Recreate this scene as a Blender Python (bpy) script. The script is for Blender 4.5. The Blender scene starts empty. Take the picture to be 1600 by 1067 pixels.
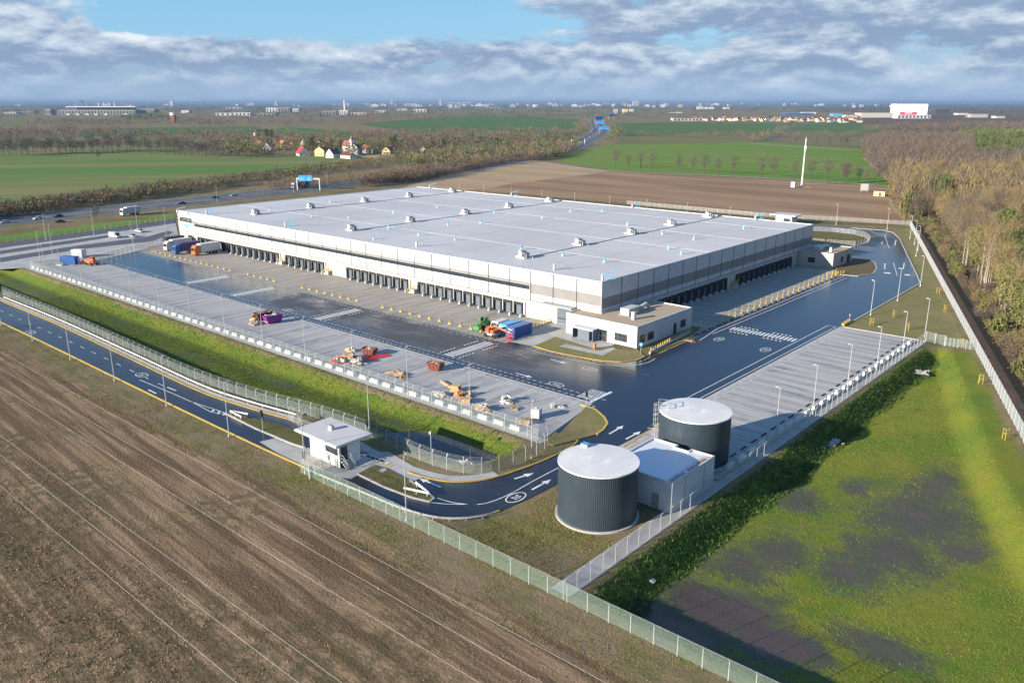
import bpy, math, random
import numpy as np
from mathutils import Vector, Matrix, noise as mnoise
from mathutils.geometry import tessellate_polygon
R = math.radians
S = bpy.context.scene
COL = S.collection
random.seed(7); rng = np.random.default_rng(11)

# ------------------------------------------------------------------ camera, world, sun, exposure
HAZE = 6e-5
CAM_H = 52.0
PITCH = math.atan((533.5-161.0)/1280.0); YAW = R(41.27)
cd = bpy.data.cameras.new('camera'); cam = bpy.data.objects.new('camera', cd); COL.objects.link(cam)
cam.location = (0, 0, CAM_H); cam.rotation_euler = (math.pi/2-PITCH, 0, YAW)
cd.sensor_width = 36; cd.lens = 28.8; cd.clip_start = 0.5; cd.clip_end = 120000
S.camera = cam

SUN_EL = R(16.6); SHADOW_AZ = R(72.2)          # direction in which shadows fall, from +X
sv = Vector((-math.cos(SHADOW_AZ)*math.cos(SUN_EL), -math.sin(SHADOW_AZ)*math.cos(SUN_EL), math.sin(SUN_EL)))
sl = bpy.data.lights.new('sun', 'SUN'); sl.energy = 5.0; sl.angle = R(0.53); sl.color = (1.0, 0.90, 0.76)
so = bpy.data.objects.new('sun', sl); COL.objects.link(so); so.rotation_euler = sv.to_track_quat('Z', 'Y').to_euler()

S.view_settings.view_transform = 'Standard'; S.view_settings.look = 'None'
S.view_settings.exposure = 1.18; S.view_settings.gamma = 1.0

class NT:
    """small helper for node trees"""
    def __init__(s, tree): s.t = tree; s.n = tree.nodes; s.l = tree.links
    def new(s, typ, **kw):
        n = s.n.new(typ)
        for k, v in kw.items(): setattr(n, k, v)
        return n
    def put(s, sock, v):
        if isinstance(v, bpy.types.NodeSocket): s.l.new(v, sock)
        elif v is not None:
            if hasattr(sock, 'default_value') and hasattr(sock.default_value, '__len__') and len(sock.default_value) == 4 and len(v) == 3: v = (*v, 1)
            sock.default_value = v
    def math(s, op, a, b=None, c=None, clamp=False):
        n = s.new('ShaderNodeMath', operation=op, use_clamp=clamp)
        for i, v in enumerate((a, b, c)):
            if v is not None: s.put(n.inputs[i], v)
        return n.outputs[0]
    def vmul(s, a, v):
        n = s.new('ShaderNodeVectorMath', operation='MULTIPLY'); s.put(n.inputs[0], a); s.put(n.inputs[1], v); return n.outputs[0]
    def noise(s, vec, scale, detail=4, rough=.55, dist=0):
        n = s.new('ShaderNodeTexNoise'); s.put(n.inputs['Vector'], vec); n.inputs['Scale'].default_value = scale
        n.inputs['Detail'].default_value = detail; n.inputs['Roughness'].default_value = rough; n.inputs['Distortion'].default_value = dist
        return n.outputs['Fac']
    def ramp(s, v, lo, hi, a=0.0, b=1.0):
        n = s.new('ShaderNodeMapRange', interpolation_type='SMOOTHSTEP'); s.put(n.inputs['Value'], v)
        n.inputs['From Min'].default_value = lo; n.inputs['From Max'].default_value = hi
        n.inputs['To Min'].default_value = a; n.inputs['To Max'].default_value = b
        return n.outputs['Result']
    def mix(s, f, a, b):
        n = s.new('ShaderNodeMix', data_type='RGBA'); s.put(n.inputs[0], f); s.put(n.inputs[6], a); s.put(n.inputs[7], b); return n.outputs[2]
    def pos(s): return s.new('ShaderNodeNewGeometry').outputs['Position']
    def obj(s): return s.new('ShaderNodeTexCoord').outputs['Object']

W = bpy.data.worlds.new('World'); S.world = W; W.use_nodes = True
wt = NT(W.node_tree); W.node_tree.nodes.clear()
sky = wt.new('ShaderNodeTexSky', sky_type='NISHITA', sun_disc=False, sun_elevation=SUN_EL, sun_rotation=math.atan2(sv.x, sv.y), altitude=60, air_density=1.0, dust_density=0.6, ozone_density=1.6)
bg1 = wt.new('ShaderNodeBackground'); wt.put(bg1.inputs[0], sky.outputs[0]); bg1.inputs[1].default_value = 0.06
tc = wt.new('ShaderNodeTexCoord').outputs['Generated']
sp = wt.new('ShaderNodeSeparateXYZ'); wt.put(sp.inputs[0], tc)
dz = sp.outputs[2]
blue = wt.mix(wt.ramp(dz, 0.05, 0.32), (0.15,0.36,0.56), (0.085,0.20,0.44))
hz_ = wt.mix(wt.ramp(dz, 0.0, 0.09), (0.20,0.31,0.46), blue)
bgc = wt.new('ShaderNodeBackground'); wt.put(bgc.inputs[0], hz_); bgc.inputs[1].default_value = .78
mc = wt.new('ShaderNodeMixShader'); mc.inputs[0].default_value = .72; wt.l.new(bg1.outputs[0], mc.inputs[1]); wt.l.new(bgc.outputs[0], mc.inputs[2])
cv = wt.vmul(tc, (5.0, 5.0, 15.0))
def cn(off):
    ad = wt.new('ShaderNodeVectorMath', operation='ADD'); wt.put(ad.inputs[0], cv); ad.inputs[1].default_value = off
    return wt.noise(ad.outputs[0], 1.55, 9, .60, .15)
n1 = cn((0, 0, 0)); nup = cn((0, 0, .16))
n2 = wt.noise(wt.vmul(tc, (11.0, 11.0, 36.0)), 1.7, 8, .62, .2)
n3 = wt.noise(wt.vmul(tc, (2.2, 2.2, 9.0)), 1.1, 3, .5)
# the open blue patch lies high and to the left of north-west; clouds are denser low down and to the right
side = wt.math('ADD', wt.math('MULTIPLY', sp.outputs[0], 0.7517), wt.math('MULTIPLY', sp.outputs[1], 0.6595))
open_el = wt.ramp(dz, 0.052, 0.085, 0.0, 1.0)
open_az = wt.ramp(wt.math('ABSOLUTE', wt.math('ADD', side, 0.20)), 0.15, 0.31, 1.0, 0.0)
hole = wt.math('MULTIPLY', open_el, open_az)
cov = wt.math('SUBTRACT', wt.math('ADD', n1, wt.math('MULTIPLY', wt.math('SUBTRACT', n3, .5), .35)), wt.math('MULTIPLY', hole, 0.27))
cov = wt.math('SUBTRACT', cov, wt.ramp(dz, 0.13, 0.23, 0.0, 0.34))
mask = wt.ramp(cov, 0.345, 0.455)
lowband = wt.ramp(dz, -0.01, 0.05, 0.75, 0.35)
lowband = wt.math('MULTIPLY', lowband, wt.ramp(dz, 0.055, 0.075, 1.0, 0.0))
mask = wt.math('MAXIMUM', mask, lowband)
shade = wt.math('ADD', wt.math('MULTIPLY', wt.math('SUBTRACT', n1, nup), 1.5), wt.math('MULTIPLY', wt.math('SUBTRACT', n2, .5), .55))
lit = wt.ramp(shade, -.14, .20)
ccol = wt.mix(lit, (0.155, 0.215, 0.315), (0.35, 0.41, 0.475))
ccol = wt.mix(wt.math('MULTIPLY', wt.ramp(shade, .14, .32), .55), ccol, (.58,.59,.60))
horizon = wt.ramp(dz, 0.005, 0.05, 1.0, 0.0)
ccol = wt.mix(wt.math('MULTIPLY', horizon, .8), ccol, (0.215, 0.30, 0.42))
bg2 = wt.new('ShaderNodeBackground'); wt.put(bg2.inputs[0], ccol); bg2.inputs[1].default_value = .80
ms = wt.new('ShaderNodeMixShader'); wt.put(ms.inputs[0], mask); wt.l.new(mc.outputs[0], ms.inputs[1]); wt.l.new(bg2.outputs[0], ms.inputs[2])
wo = wt.new('ShaderNodeOutputWorld'); wt.l.new(ms.outputs[0], wo.inputs[0])

# ------------------------------------------------------------------ measuring helper: a point of the level ground (or of a level z) seen at a photo pixel
_f = Vector((-math.sin(YAW)*math.cos(PITCH), math.cos(YAW)*math.cos(PITCH), -math.sin(PITCH)))
_u = Vector((-math.sin(YAW)*math.sin(PITCH), math.cos(YAW)*math.sin(PITCH), math.cos(PITCH)))
_r = Vector((math.cos(YAW), math.sin(YAW), 0))
def G(x, y, z=0.0):
    d = _f*1280+_r*(x-800)-_u*(y-533.5); t = (z-CAM_H)/d.z
    return (d.x*t, d.y*t)
def PX(X, Y, Z=0.0):
    v = Vector((X, Y, Z-CAM_H)); w = v.dot(_f)
    return (800+1280*v.dot(_r)/w, 533.5-1280*v.dot(_u)/w, w)

# ------------------------------------------------------------------ mesh helpers
class MB:
    def __init__(s, T=None): s.v = []; s.f = []; s.m = []; s.T = T
    def add(s, vs, fs, m=0):
        o = len(s.v)
        s.v += [tuple(s.T @ Vector(p)) for p in vs] if s.T else [tuple(p) for p in vs]
        s.f += [tuple(i+o for i in f) for f in fs]; s.m += [m]*len(fs); return s
    def box(s, x0, y0, z0, x1, y1, z1, m=0):
        return s.add([(x0,y0,z0),(x1,y0,z0),(x1,y1,z0),(x0,y1,z0),(x0,y0,z1),(x1,y0,z1),(x1,y1,z1),(x0,y1,z1)],
                     [(0,3,2,1),(4,5,6,7),(0,1,5,4),(1,2,6,5),(2,3,7,6),(3,0,4,7)], m)
    def hexa(s, b, t, m=0):
        return s.add(list(b)+list(t), [(0,3,2,1),(4,5,6,7),(0,1,5,4),(1,2,6,5),(2,3,7,6),(3,0,4,7)], m)
    def tri(s, poly):
        return tessellate_polygon([[Vector((*p, 0)) for p in poly]])
    def sheet(s, poly, z, m=0):
        vs = [(p[0], p[1], z) for p in poly]; fs = []
        for a, b, c in s.tri(poly):
            A, B, C_ = vs[a], vs[b], vs[c]
            cr = (B[0]-A[0])*(C_[1]-A[1])-(B[1]-A[1])*(C_[0]-A[0])
            fs.append((a, b, c) if cr > 0 else (a, c, b))
        return s.add(vs, fs, m)
    def prism(s, poly, z0, z1, m=0, mt=None):
        ar = sum(poly[i][0]*poly[(i+1) % len(poly)][1]-poly[(i+1) % len(poly)][0]*poly[i][1] for i in range(len(poly)))
        if ar < 0: poly = poly[::-1]
        n = len(poly); vs = [(p[0],p[1],z0) for p in poly]+[(p[0],p[1],z1) for p in poly]
        s.add(vs, [(i,(i+1) % n,(i+1) % n+n,i+n) for i in range(n)], m)
        s.sheet(poly, z1, m if mt is None else mt); return s
    def cyl(s, c, r0, r1, z0, z1, n=10, m=0, mt=None):
        a = [2*math.pi*i/n for i in range(n)]
        vs = [(c[0]+r0*math.cos(t), c[1]+r0*math.sin(t), z0) for t in a]+[(c[0]+r1*math.cos(t), c[1]+r1*math.sin(t), z1) for t in a]
        s.add(vs, [(i,(i+1) % n,(i+1) % n+n,i+n) for i in range(n)]+[tuple(range(n-1,-1,-1))], m)
        s.add(vs[n:], [tuple(range(n))], m if mt is None else mt); return s
    def tube(s, pts, r, n=5, m=0, r1=None):
        pts = [Vector(p) for p in pts]; k = len(pts); vs = []
        for i, p in enumerate(pts):
            d = (pts[min(i+1,k-1)]-pts[max(i-1,0)]).normalized()
            a = d.orthogonal().normalized() if abs(d.z) > .95 else Vector((-d.y, d.x, 0)).normalized()
            b = d.cross(a); rr = r if r1 is None else r+(r1-r)*i/(k-1)
            vs += [p+(a*math.cos(2*math.pi*j/n)+b*math.sin(2*math.pi*j/n))*rr for j in range(n)]
        fs = [(i*n+j, i*n+(j+1) % n, (i+1)*n+(j+1) % n, (i+1)*n+j) for i in range(k-1) for j in range(n)]
        fs += [tuple(range(n-1,-1,-1)), tuple((k-1)*n+j for j in range(n))]
        return s.add(vs, fs, m)
    def ribbon(s, pts, w, z, m=0, h=None, closed=False):
        """flat strip of width w along pts (h: give it a height as a kerb)"""
        L = offset(pts, w/2, closed); Q = offset(pts, -w/2, closed); n = len(pts)
        for i in range(n if closed else n-1):
            j = (i+1) % n
            a, b, c, d = Q[i], Q[j], L[j], L[i]
            if h is None: s.add([(*a,z),(*b,z),(*c,z),(*d,z)], [(0,1,2,3)], m)
            else: s.hexa([(*a,z),(*b,z),(*c,z),(*d,z)], [(*a,z+h),(*b,z+h),(*c,z+h),(*d,z+h)], m)
        return s
    def build(s, name, mats, parent=None, smooth=False, rel=None):
        """rel: subtract this origin from the (world) coordinates"""
        v = s.v if rel is None else [(p[0]-rel[0], p[1]-rel[1], p[2]-rel[2]) for p in s.v]
        me = bpy.data.meshes.new(name); me.from_pydata(v, [], s.f)
        if not isinstance(mats, (list, tuple)): mats = [mats]
        for m in mats: me.materials.append(m)
        me.polygons.foreach_set('material_index', s.m)
        if smooth: me.polygons.foreach_set('use_smooth', [True]*len(s.f))
        me.update(); o = bpy.data.objects.new(name, me); COL.objects.link(o)
        if parent: o.parent = parent
        return o
def offset(pts, d, closed=False):
    out = []; n = len(pts)
    for i, p in enumerate(pts):
        if closed: a, b = pts[i-1], pts[(i+1) % n]
        else: a, b = pts[max(i-1,0)], pts[min(i+1,n-1)]
        def nrm(u, w):
            dx, dy = w[0]-u[0], w[1]-u[1]; L = math.hypot(dx, dy) or 1; return (-dy/L, dx/L)
        n1 = nrm(a, p) if (closed or i > 0) else nrm(p, b); n2 = nrm(p, b) if (closed or i < n-1) else n1
        mx, my = n1[0]+n2[0], n1[1]+n2[1]; q = max(.4, (mx*mx+my*my)/2)
        out.append((p[0]+mx*d/q, p[1]+my*d/q))
    return out
def spline(pts, k=6, closed=False):
    out = []; n = len(pts)
    for i in range(n if closed else n-1):
        g = (lambda j: pts[j % n]) if closed else (lambda j: pts[min(max(j,0),n-1)])
        p0, p1, p2, p3 = g(i-1), g(i), g(i+1), g(i+2)
        for q in range(k):
            t = q/k
            out.append(tuple(.5*((2*p1[c])+(-p0[c]+p2[c])*t+(2*p0[c]-5*p1[c]+4*p2[c]-p3[c])*t*t+(-p0[c]+3*p1[c]-3*p2[c]+p3[c])*t**3) for c in range(2)))
    if not closed: out.append(tuple(pts[-1]))
    return out
def walk(pts, step, start=0.0):
    """points every step metres along a polyline, with heading"""
    out = []; d = start; acc = 0
    for i in range(len(pts)-1):
        a, b = pts[i], pts[i+1]; L = math.hypot(b[0]-a[0], b[1]-a[1])
        while d <= acc+L+1e-6 and L > 0:
            t = (d-acc)/L; out.append((a[0]+(b[0]-a[0])*t, a[1]+(b[1]-a[1])*t, math.atan2(b[1]-a[1], b[0]-a[0]))); d += step
        acc += L
    return out
def tag(o, label=None, cat=None, group=None, kind=None):
    if label: o['label'] = label
    if cat: o['category'] = cat
    if group: o['group'] = group
    if kind: o['kind'] = kind
    return o
def struct(o): o['kind'] = 'structure'; return o
def thing(name, loc, rz, label, cat, group=None):
    o = bpy.data.objects.new(name, None); COL.objects.link(o); o.empty_display_size = .3
    o.location = loc; o.rotation_euler = (0, 0, rz); return tag(o, label, cat, group)
KIDS = {}
def kids(o):
    return [c for c in bpy.data.objects if c.parent == o] if o not in KIDS else KIDS[o]
def dup(root, loc, rz=0.0, label=None, sc=None, group=None):
    """copy of a thing with copies of its parts and sub-parts (shared meshes)"""
    if root not in KIDS: KIDS[root] = [c for c in bpy.data.objects if c.parent == root]
    r = root.copy(); COL.objects.link(r); r.location = loc; r.rotation_euler = (0, 0, rz)
    if sc: r.scale = sc if hasattr(sc, '__len__') else (sc, sc, sc)
    if label: r['label'] = label
    if group: r['group'] = group
    for ch in KIDS[root]:
        c = ch.copy(); COL.objects.link(c); c.parent = r
        if ch not in KIDS: KIDS[ch] = [g for g in bpy.data.objects if g.parent == ch]
        for g in KIDS[ch]:
            d = g.copy(); COL.objects.link(d); d.parent = c
    return r
_o1 = 'zeroth first second third fourth fifth sixth seventh eighth ninth tenth eleventh twelfth'.split()
def ORD(n):
    if n < len(_o1): return _o1[n]
    return f"{n}{'th' if 10 <= n % 100 <= 20 else {1:'st',2:'nd',3:'rd'}.get(n % 10,'th')}"
def sdf(poly, X, Y):
    """signed distance to polygon, positive inside (numpy)"""
    d = np.full(X.shape, 1e9); ins = np.zeros(X.shape, bool); n = len(poly)
    for i in range(n):
        ax, ay = poly[i]; bx, by = poly[(i+1) % n]; ex, ey = bx-ax, by-ay
        t = np.clip(((X-ax)*ex+(Y-ay)*ey)/(ex*ex+ey*ey+1e-12), 0, 1)
        d = np.minimum(d, np.hypot(X-ax-t*ex, Y-ay-t*ey))
        c = ((ay > Y) != (by > Y)) & (X < (bx-ax)*(Y-ay)/((by-ay) if by != ay else 1e-12)+ax); ins ^= c
    return np.where(ins, d, -d)
def sst(x, a, b):
    t = np.clip((x-a)/(b-a), 0, 1); return t*t*(3-2*t)

# ------------------------------------------------------------------ materials
def bsdf(name):
    m = bpy.data.materials.new(name); m.use_nodes = True
    t = NT(m.node_tree); b = t.n['Principled BSDF']; return m, t, b
def mat(name, c, c2=None, rough=.7, scale=1.5, metal=0.0, spec=.4, bump=0.0, bscale=6.0, stretch=(1,1,1), world=False, lo=.35, hi=.65, rvar=0.0, tint=0.0):
    m, t, b = bsdf(name)
    vec = t.pos() if world else t.obj()
    vs = t.vmul(vec, stretch)
    if c2 is None: c2 = tuple(x*.8 for x in c)
    n = t.noise(vs, scale, 5, .6); f = t.ramp(n, lo, hi)
    col = t.mix(f, c, c2)
    if tint:
        rnd = t.new('ShaderNodeObjectInfo').outputs['Random']
        hsv = t.new('ShaderNodeHueSaturation'); t.put(hsv.inputs['Color'], col)
        t.put(hsv.inputs['Value'], t.math('ADD', t.math('MULTIPLY', rnd, tint), 1-tint/2)); col = hsv.outputs[0]
    t.put(b.inputs['Base Color'], col); b.inputs['Metallic'].default_value = metal
    b.inputs['Specular IOR Level'].default_value = spec
    if rvar: t.put(b.inputs['Roughness'], t.math('ADD', t.math('MULTIPLY', n, rvar), rough-rvar/2))
    else: b.inputs['Roughness'].default_value = rough
    if bump:
        bn = t.new('ShaderNodeBump'); bn.inputs['Strength'].default_value = 1.0; bn.inputs['Distance'].default_value = bump
        t.put(bn.inputs['Height'], t.noise(vs, bscale, 4, .6)); t.l.new(bn.outputs[0], b.inputs['Normal'])
    return m
M = {}
M['white'] = mat('white_cladding', (.50,.50,.485), (.455,.455,.44), .45, .35)
M['greyclad'] = mat('grey_cladding', (.215,.205,.195), (.19,.18,.175), .5, .3)
M['lightgrey'] = mat('light_grey_paint', (.56,.56,.56), (.48,.48,.48), .5, .8)
M['cream'] = mat('cream_concrete', (.46,.43,.365), (.39,.365,.31), .8, .7)
M['joint'] = mat('joint_grey', (.075,.08,.09), None, .5)
M['strip'] = mat('ribbon_glass', (.022,.030,.040), (.035,.045,.055), .12, .6, spec=.6)
M['glass'] = mat('dark_glass', (.02,.026,.03), (.05,.055,.06), .08, 1.0, spec=.6)
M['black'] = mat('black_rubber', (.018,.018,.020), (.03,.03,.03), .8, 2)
M['doorp'] = mat('door_panel', (.115,.15,.18), (.09,.12,.15), .45, .8)
M['roof'] = mat('membrane_roof', (.56,.535,.50), (.475,.455,.43), .55, .035, world=True, lo=.3, hi=.7, rvar=.2)
M['seam'] = mat('roof_seam', (.42,.42,.44), (.5,.5,.52), .6, .2)
M['gravel'] = mat('gravel_roof', (.42,.33,.23), (.32,.25,.18), .95, 3.0, bump=.02, bscale=30)
M['galv'] = mat('galvanised_steel', (.46,.48,.48), (.37,.39,.40), .5, 2.0, metal=.3)
M['steel'] = mat('grey_steel', (.33,.35,.37), (.26,.28,.3), .5, 2.0, metal=.3)
M['wirec'] = mat('weathered_wire', (.34,.33,.31), None, .7)
M['bluewrap'] = mat('blue_wrap', (.05,.34,.56), (.08,.45,.65), .45, 2)
M['yellow'] = mat('yellow_paint', (.58,.40,.06), (.48,.33,.05), .5, 3)
M['yellowdull'] = mat('worn_yellow_paint', (.46,.31,.05), (.34,.25,.07), .75, .6, world=True)
M['orange'] = mat('orange_paint', (.60,.15,.035), (.5,.12,.03), .45, 2)
M['red'] = mat('red_paint', (.55,.035,.03), (.42,.03,.03), .5, 2)
M['rust'] = mat('rusty_red_paint', (.19,.042,.028), (.12,.035,.025), .7, 2.5)
M['purple'] = mat('purple_paint', (.22,.03,.27), (.17,.02,.2), .4, 2)
M['maroon'] = mat('maroon_paint', (.11,.02,.06), (.08,.02,.05), .6, 2)
M['blue'] = mat('blue_paint', (.025,.11,.33), (.02,.085,.26), .4, 2)
M['navy'] = mat('navy_curtain', (.02,.025,.13), (.05,.02,.12), .5, .6)
M['skyblue'] = mat('sky_blue_paint', (.10,.33,.55), (.08,.28,.48), .5, 2)
M['green'] = mat('green_paint', (.05,.27,.06), (.035,.2,.05), .4, 2)
M['wood'] = mat('raw_timber', (.52,.36,.19), (.36,.24,.13), .85, 3)
M['wood2'] = mat('weathered_board', (.27,.17,.10), (.36,.27,.18), .85, 2)
M['card'] = mat('pale_packaging', (.62,.58,.52), (.42,.40,.37), .8, 2)
M['tyre'] = mat('tyre_rubber', (.015,.015,.016), None, .85)
M['silver'] = mat('silver_car_paint', (.50,.52,.54), (.46,.48,.5), .25, 1, metal=.5)
M['dark'] = mat('dark_car_paint', (.03,.035,.05), None, .25)
M['brick'] = mat('orange_tile', (.32,.12,.065), (.23,.09,.055), .8, 1.2, tint=.4)
M['redtile'] = mat('bright_red_tile', (.52,.04,.035), (.42,.035,.03), .6, 1)
M['darktile'] = mat('dark_tile', (.07,.06,.06), (.11,.09,.085), .8, 1)
M['render_w'] = mat('white_render', (.74,.73,.69), (.64,.63,.6), .85, .8)
M['render_y'] = mat('yellow_render', (.62,.52,.24), (.55,.45,.2), .85, .8)
M['render_g'] = mat('grey_render', (.38,.37,.35), (.32,.31,.3), .85, .8)
M['bark'] = mat('brown_bark', (.10,.075,.055), (.06,.05,.04), .95, 2)
M['birch'] = mat('pale_bark', (.50,.46,.40), (.30,.26,.21), .9, 3)
M['twig'] = mat('bare_twigs', (.185,.135,.085), (.125,.095,.065), .95, .35, tint=.35)
M['twiggrey'] = mat('grey_twigs', (.135,.11,.088), (.095,.08,.07), .95, .35, tint=.35)
M['twiggold'] = mat('golden_twigs', (.26,.185,.085), (.17,.13,.065), .95, .35, tint=.3)
M['twigred'] = mat('reddish_twigs', (.185,.115,.072), (.135,.09,.062), .95, .35, tint=.3)
M['needle'] = mat('pine_needles', (.055,.085,.022), (.10,.12,.03), .9, .8, tint=.4)
M['ivy'] = mat('olive_leaves', (.10,.115,.028), (.15,.145,.04), .85, .7, tint=.35)
M['concrete'] = mat('pale_concrete', (.40,.39,.36), (.31,.30,.28), .85, .25, world=True, bump=.004, bscale=20)
M['curbstone'] = mat('kerb_stone', (.44,.42,.38), (.36,.34,.31), .85, .5, world=True)
M['barrierw'] = mat('white_concrete_block', (.58,.57,.54), (.44,.43,.41), .85, 1.2, tint=.35)
M['paint'] = mat('white_road_paint', (.72,.72,.70), (.5,.5,.5), .6, .9, world=True, lo=.45, hi=.8)
M['paintdim'] = mat('worn_road_paint', (.62,.62,.60), (.48,.48,.47), .7, .5, world=True)
M['tank'] = mat('tank_cladding', (.040,.058,.076), (.034,.050,.066), .42, .3, metal=.25, spec=.5)
M['tankroof'] = mat('tank_roof', (.66,.65,.615), (.58,.57,.54), .6, .3)
M['rubble'] = mat('riprap_stone', (.34,.32,.29), (.22,.21,.20), .95, 4)
M['signblue'] = mat('sign_blue', (.01,.26,.72), (.01,.22,.62), .5, 1)
M['signred'] = mat('sign_red', (.62,.02,.06), (.55,.02,.05), .5, 1)
M['logodark'] = mat('letter_dark_grey', (.035,.037,.04), (.05,.05,.055), .5, 1)
M['logoblue'] = mat('letter_pale_blue', (.10,.48,.66), None, .5, 1)
M['frame'] = mat('dark_frame', (.05,.055,.06), None, .5)

def streaky(name, ca, cb, wet, ax, rough=.8):
    """concrete lot: light/dark stripes along the bays (ax: 0 stripes along X, 1 along Y), damp patches"""
    m, t, b = bsdf(name); p = t.pos()
    st = (.05, .55, 1) if ax == 0 else (.55, .05, 1)
    n = t.noise(t.vmul(p, st), 1.0, 3, .6); n2 = t.noise(p, .12, 5, .6); n3 = t.noise(p, 5.0, 3, .6)
    c = t.mix(t.ramp(n, .36, .64), ca, cb)
    w = t.ramp(t.math('ADD', t.math('MULTIPLY', n, .5), t.math('MULTIPLY', n2, .5)), .52, .64)
    c = t.mix(t.math('MULTIPLY', w, .75), c, wet)
    c = t.mix(t.math('MULTIPLY', t.ramp(n3, .4, .7), .12), c, (.2,.19,.18))
    t.put(b.inputs['Base Color'], c); t.put(b.inputs['Roughness'], t.math('SUBTRACT', rough, t.math('MULTIPLY', w, .35)))
    return m
M['lot'] = streaky('lot_concrete', (.37,.355,.33), (.285,.275,.26), (.17,.17,.17), 1)
M['lotr'] = streaky('lot_concrete_right', (.38,.365,.335), (.28,.27,.25), (.16,.16,.16), 0)
M['apron'] = streaky('apron_concrete', (.32,.29,.24), (.24,.22,.185), (.15,.14,.12), 1)
M['apronr'] = streaky('apron_concrete_right', (.31,.285,.235), (.225,.21,.18), (.14,.13,.115), 0)
def asphalt(name, base, wet_lo=.42, wet_hi=.62, dry=(.085,.082,.08), yard=False, wr=.40):
    m, t, b = bsdf(name); p = t.pos()
    n = t.noise(p, .055, 6, .58, .4); n2 = t.noise(t.vmul(p, (.35, 2.0, 1)), .25, 4, .6); n3 = t.noise(p, 9.0, 3, .6)
    q = t.math('ADD', t.math('MULTIPLY', n, .7), t.math('MULTIPLY', n2, .3))
    if yard:      # the yard is drier in front of the docks and wet to the west and south
        sx = t.new('ShaderNodeSeparateXYZ'); t.put(sx.inputs[0], p)
        q = t.math('ADD', q, t.math('MULTIPLY', t.ramp(sx.outputs[0], -112, -78), .34)); q = t.math('ADD', q, t.ramp(sx.outputs[0], -165, -235, 0.0, .24)); q = t.math('ADD', q, t.math('MULTIPLY', t.ramp(sx.outputs[1], 122, 114), .10))
    w = t.ramp(q, wet_lo, wet_hi)
    c = t.mix(w, dry, base); c = t.mix(t.math('MULTIPLY', t.ramp(n3, .3, .7), .2), c, (.04,.04,.042))
    t.put(b.inputs['Base Color'], c); t.put(b.inputs['Roughness'], t.math('SUBTRACT', .62, t.math('MULTIPLY', w, wr)))
    b.inputs['Specular IOR Level'].default_value = .5
    bn = t.new('ShaderNodeBump'); bn.inputs['Distance'].default_value = .004; t.put(bn.inputs['Height'], t.noise(p, 14, 3, .7)); t.l.new(bn.outputs[0], b.inputs['Normal'])
    return m
M['asphalt'] = asphalt('yard_asphalt', (.009,.012,.018), .42, .64, (.060,.059,.059), True, .46)
M['asphaltr'] = M['asphalt']
M['road'] = asphalt('access_asphalt', (.016,.017,.022), .25, .5, (.035,.035,.038))
M['hwy'] = asphalt('highway_asphalt', (.055,.055,.06), .7, .95, (.085,.085,.09))

def wires(name, c, cover, hstep=.2, hw=.014):
    """welded mesh fence: horizontal wires by height, the fine vertical wires as an even share"""
    m, t, b = bsdf(name)
    sx = t.new('ShaderNodeSeparateXYZ'); t.put(sx.inputs[0], t.pos())
    h = t.math('LESS_THAN', t.math('FRACT', t.math('DIVIDE', sx.outputs[2], hstep)), hw/hstep)
    vv = t.math('LESS_THAN', t.math('FRACT', t.math('DIVIDE', t.math('ADD', sx.outputs[0], t.math('MULTIPLY', sx.outputs[1], 1.0)), .05)), cover)
    f = t.math('MAXIMUM', h, vv)
    b.inputs['Base Color'].default_value = (*c, 1); b.inputs['Roughness'].default_value = .5; b.inputs['Metallic'].default_value = .2
    tr = t.new('ShaderNodeBsdfTransparent'); mx = t.new('ShaderNodeMixShader'); t.put(mx.inputs[0], f)
    t.l.new(tr.outputs[0], mx.inputs[1]); t.l.new(b.outputs[0], mx.inputs[2])
    t.l.new(mx.outputs[0], t.n['Material Output'].inputs[0]); return m
M['mesh'] = wires('welded_mesh', (.33,.38,.37), .20)
M['meshgreen'] = wires('green_welded_mesh', (.26,.38,.32), .19)
M['meshfar'] = wires('far_welded_mesh', (.38,.39,.38), .22)
M['meshdense'] = wires('dense_mesh', (.50,.53,.54), .72)

def grassmat(name, a, b_, c, scale=.25, bump=.25, fine=2.2, rough=.95):
    m, t, b = bsdf(name); p = t.pos()
    n = t.noise(p, scale, 6, .6); n2 = t.noise(p, scale*7, 5, .65); n3 = t.noise(p, fine, 5, .7)
    col = t.mix(t.ramp(n, .38, .62), a, b_); col = t.mix(t.math('MULTIPLY', t.ramp(n2, .45, .7), .7), col, c)
    col = t.mix(t.math('MULTIPLY', t.ramp(n3, .35, .75), .35), col, tuple(x*.45 for x in a))
    t.put(b.inputs['Base Color'], col); b.inputs['Roughness'].default_value = rough; b.inputs['Specular IOR Level'].default_value = .15
    bn = t.new('ShaderNodeBump'); bn.inputs['Distance'].default_value = bump; t.put(bn.inputs['Height'], n3); t.l.new(bn.outputs[0], b.inputs['Normal'])
    return m
M['verge'] = grassmat('verge_grass', (.10,.105,.028), (.17,.14,.055), (.15,.105,.06), .18)
M['lawn'] = grassmat('site_grass', (.19,.175,.065), (.245,.195,.09), (.13,.155,.04), .10, .08)
M['bareground'] = grassmat('bare_ground', (.16,.115,.07), (.13,.10,.05), (.10,.10,.035), .3, .12)
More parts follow.
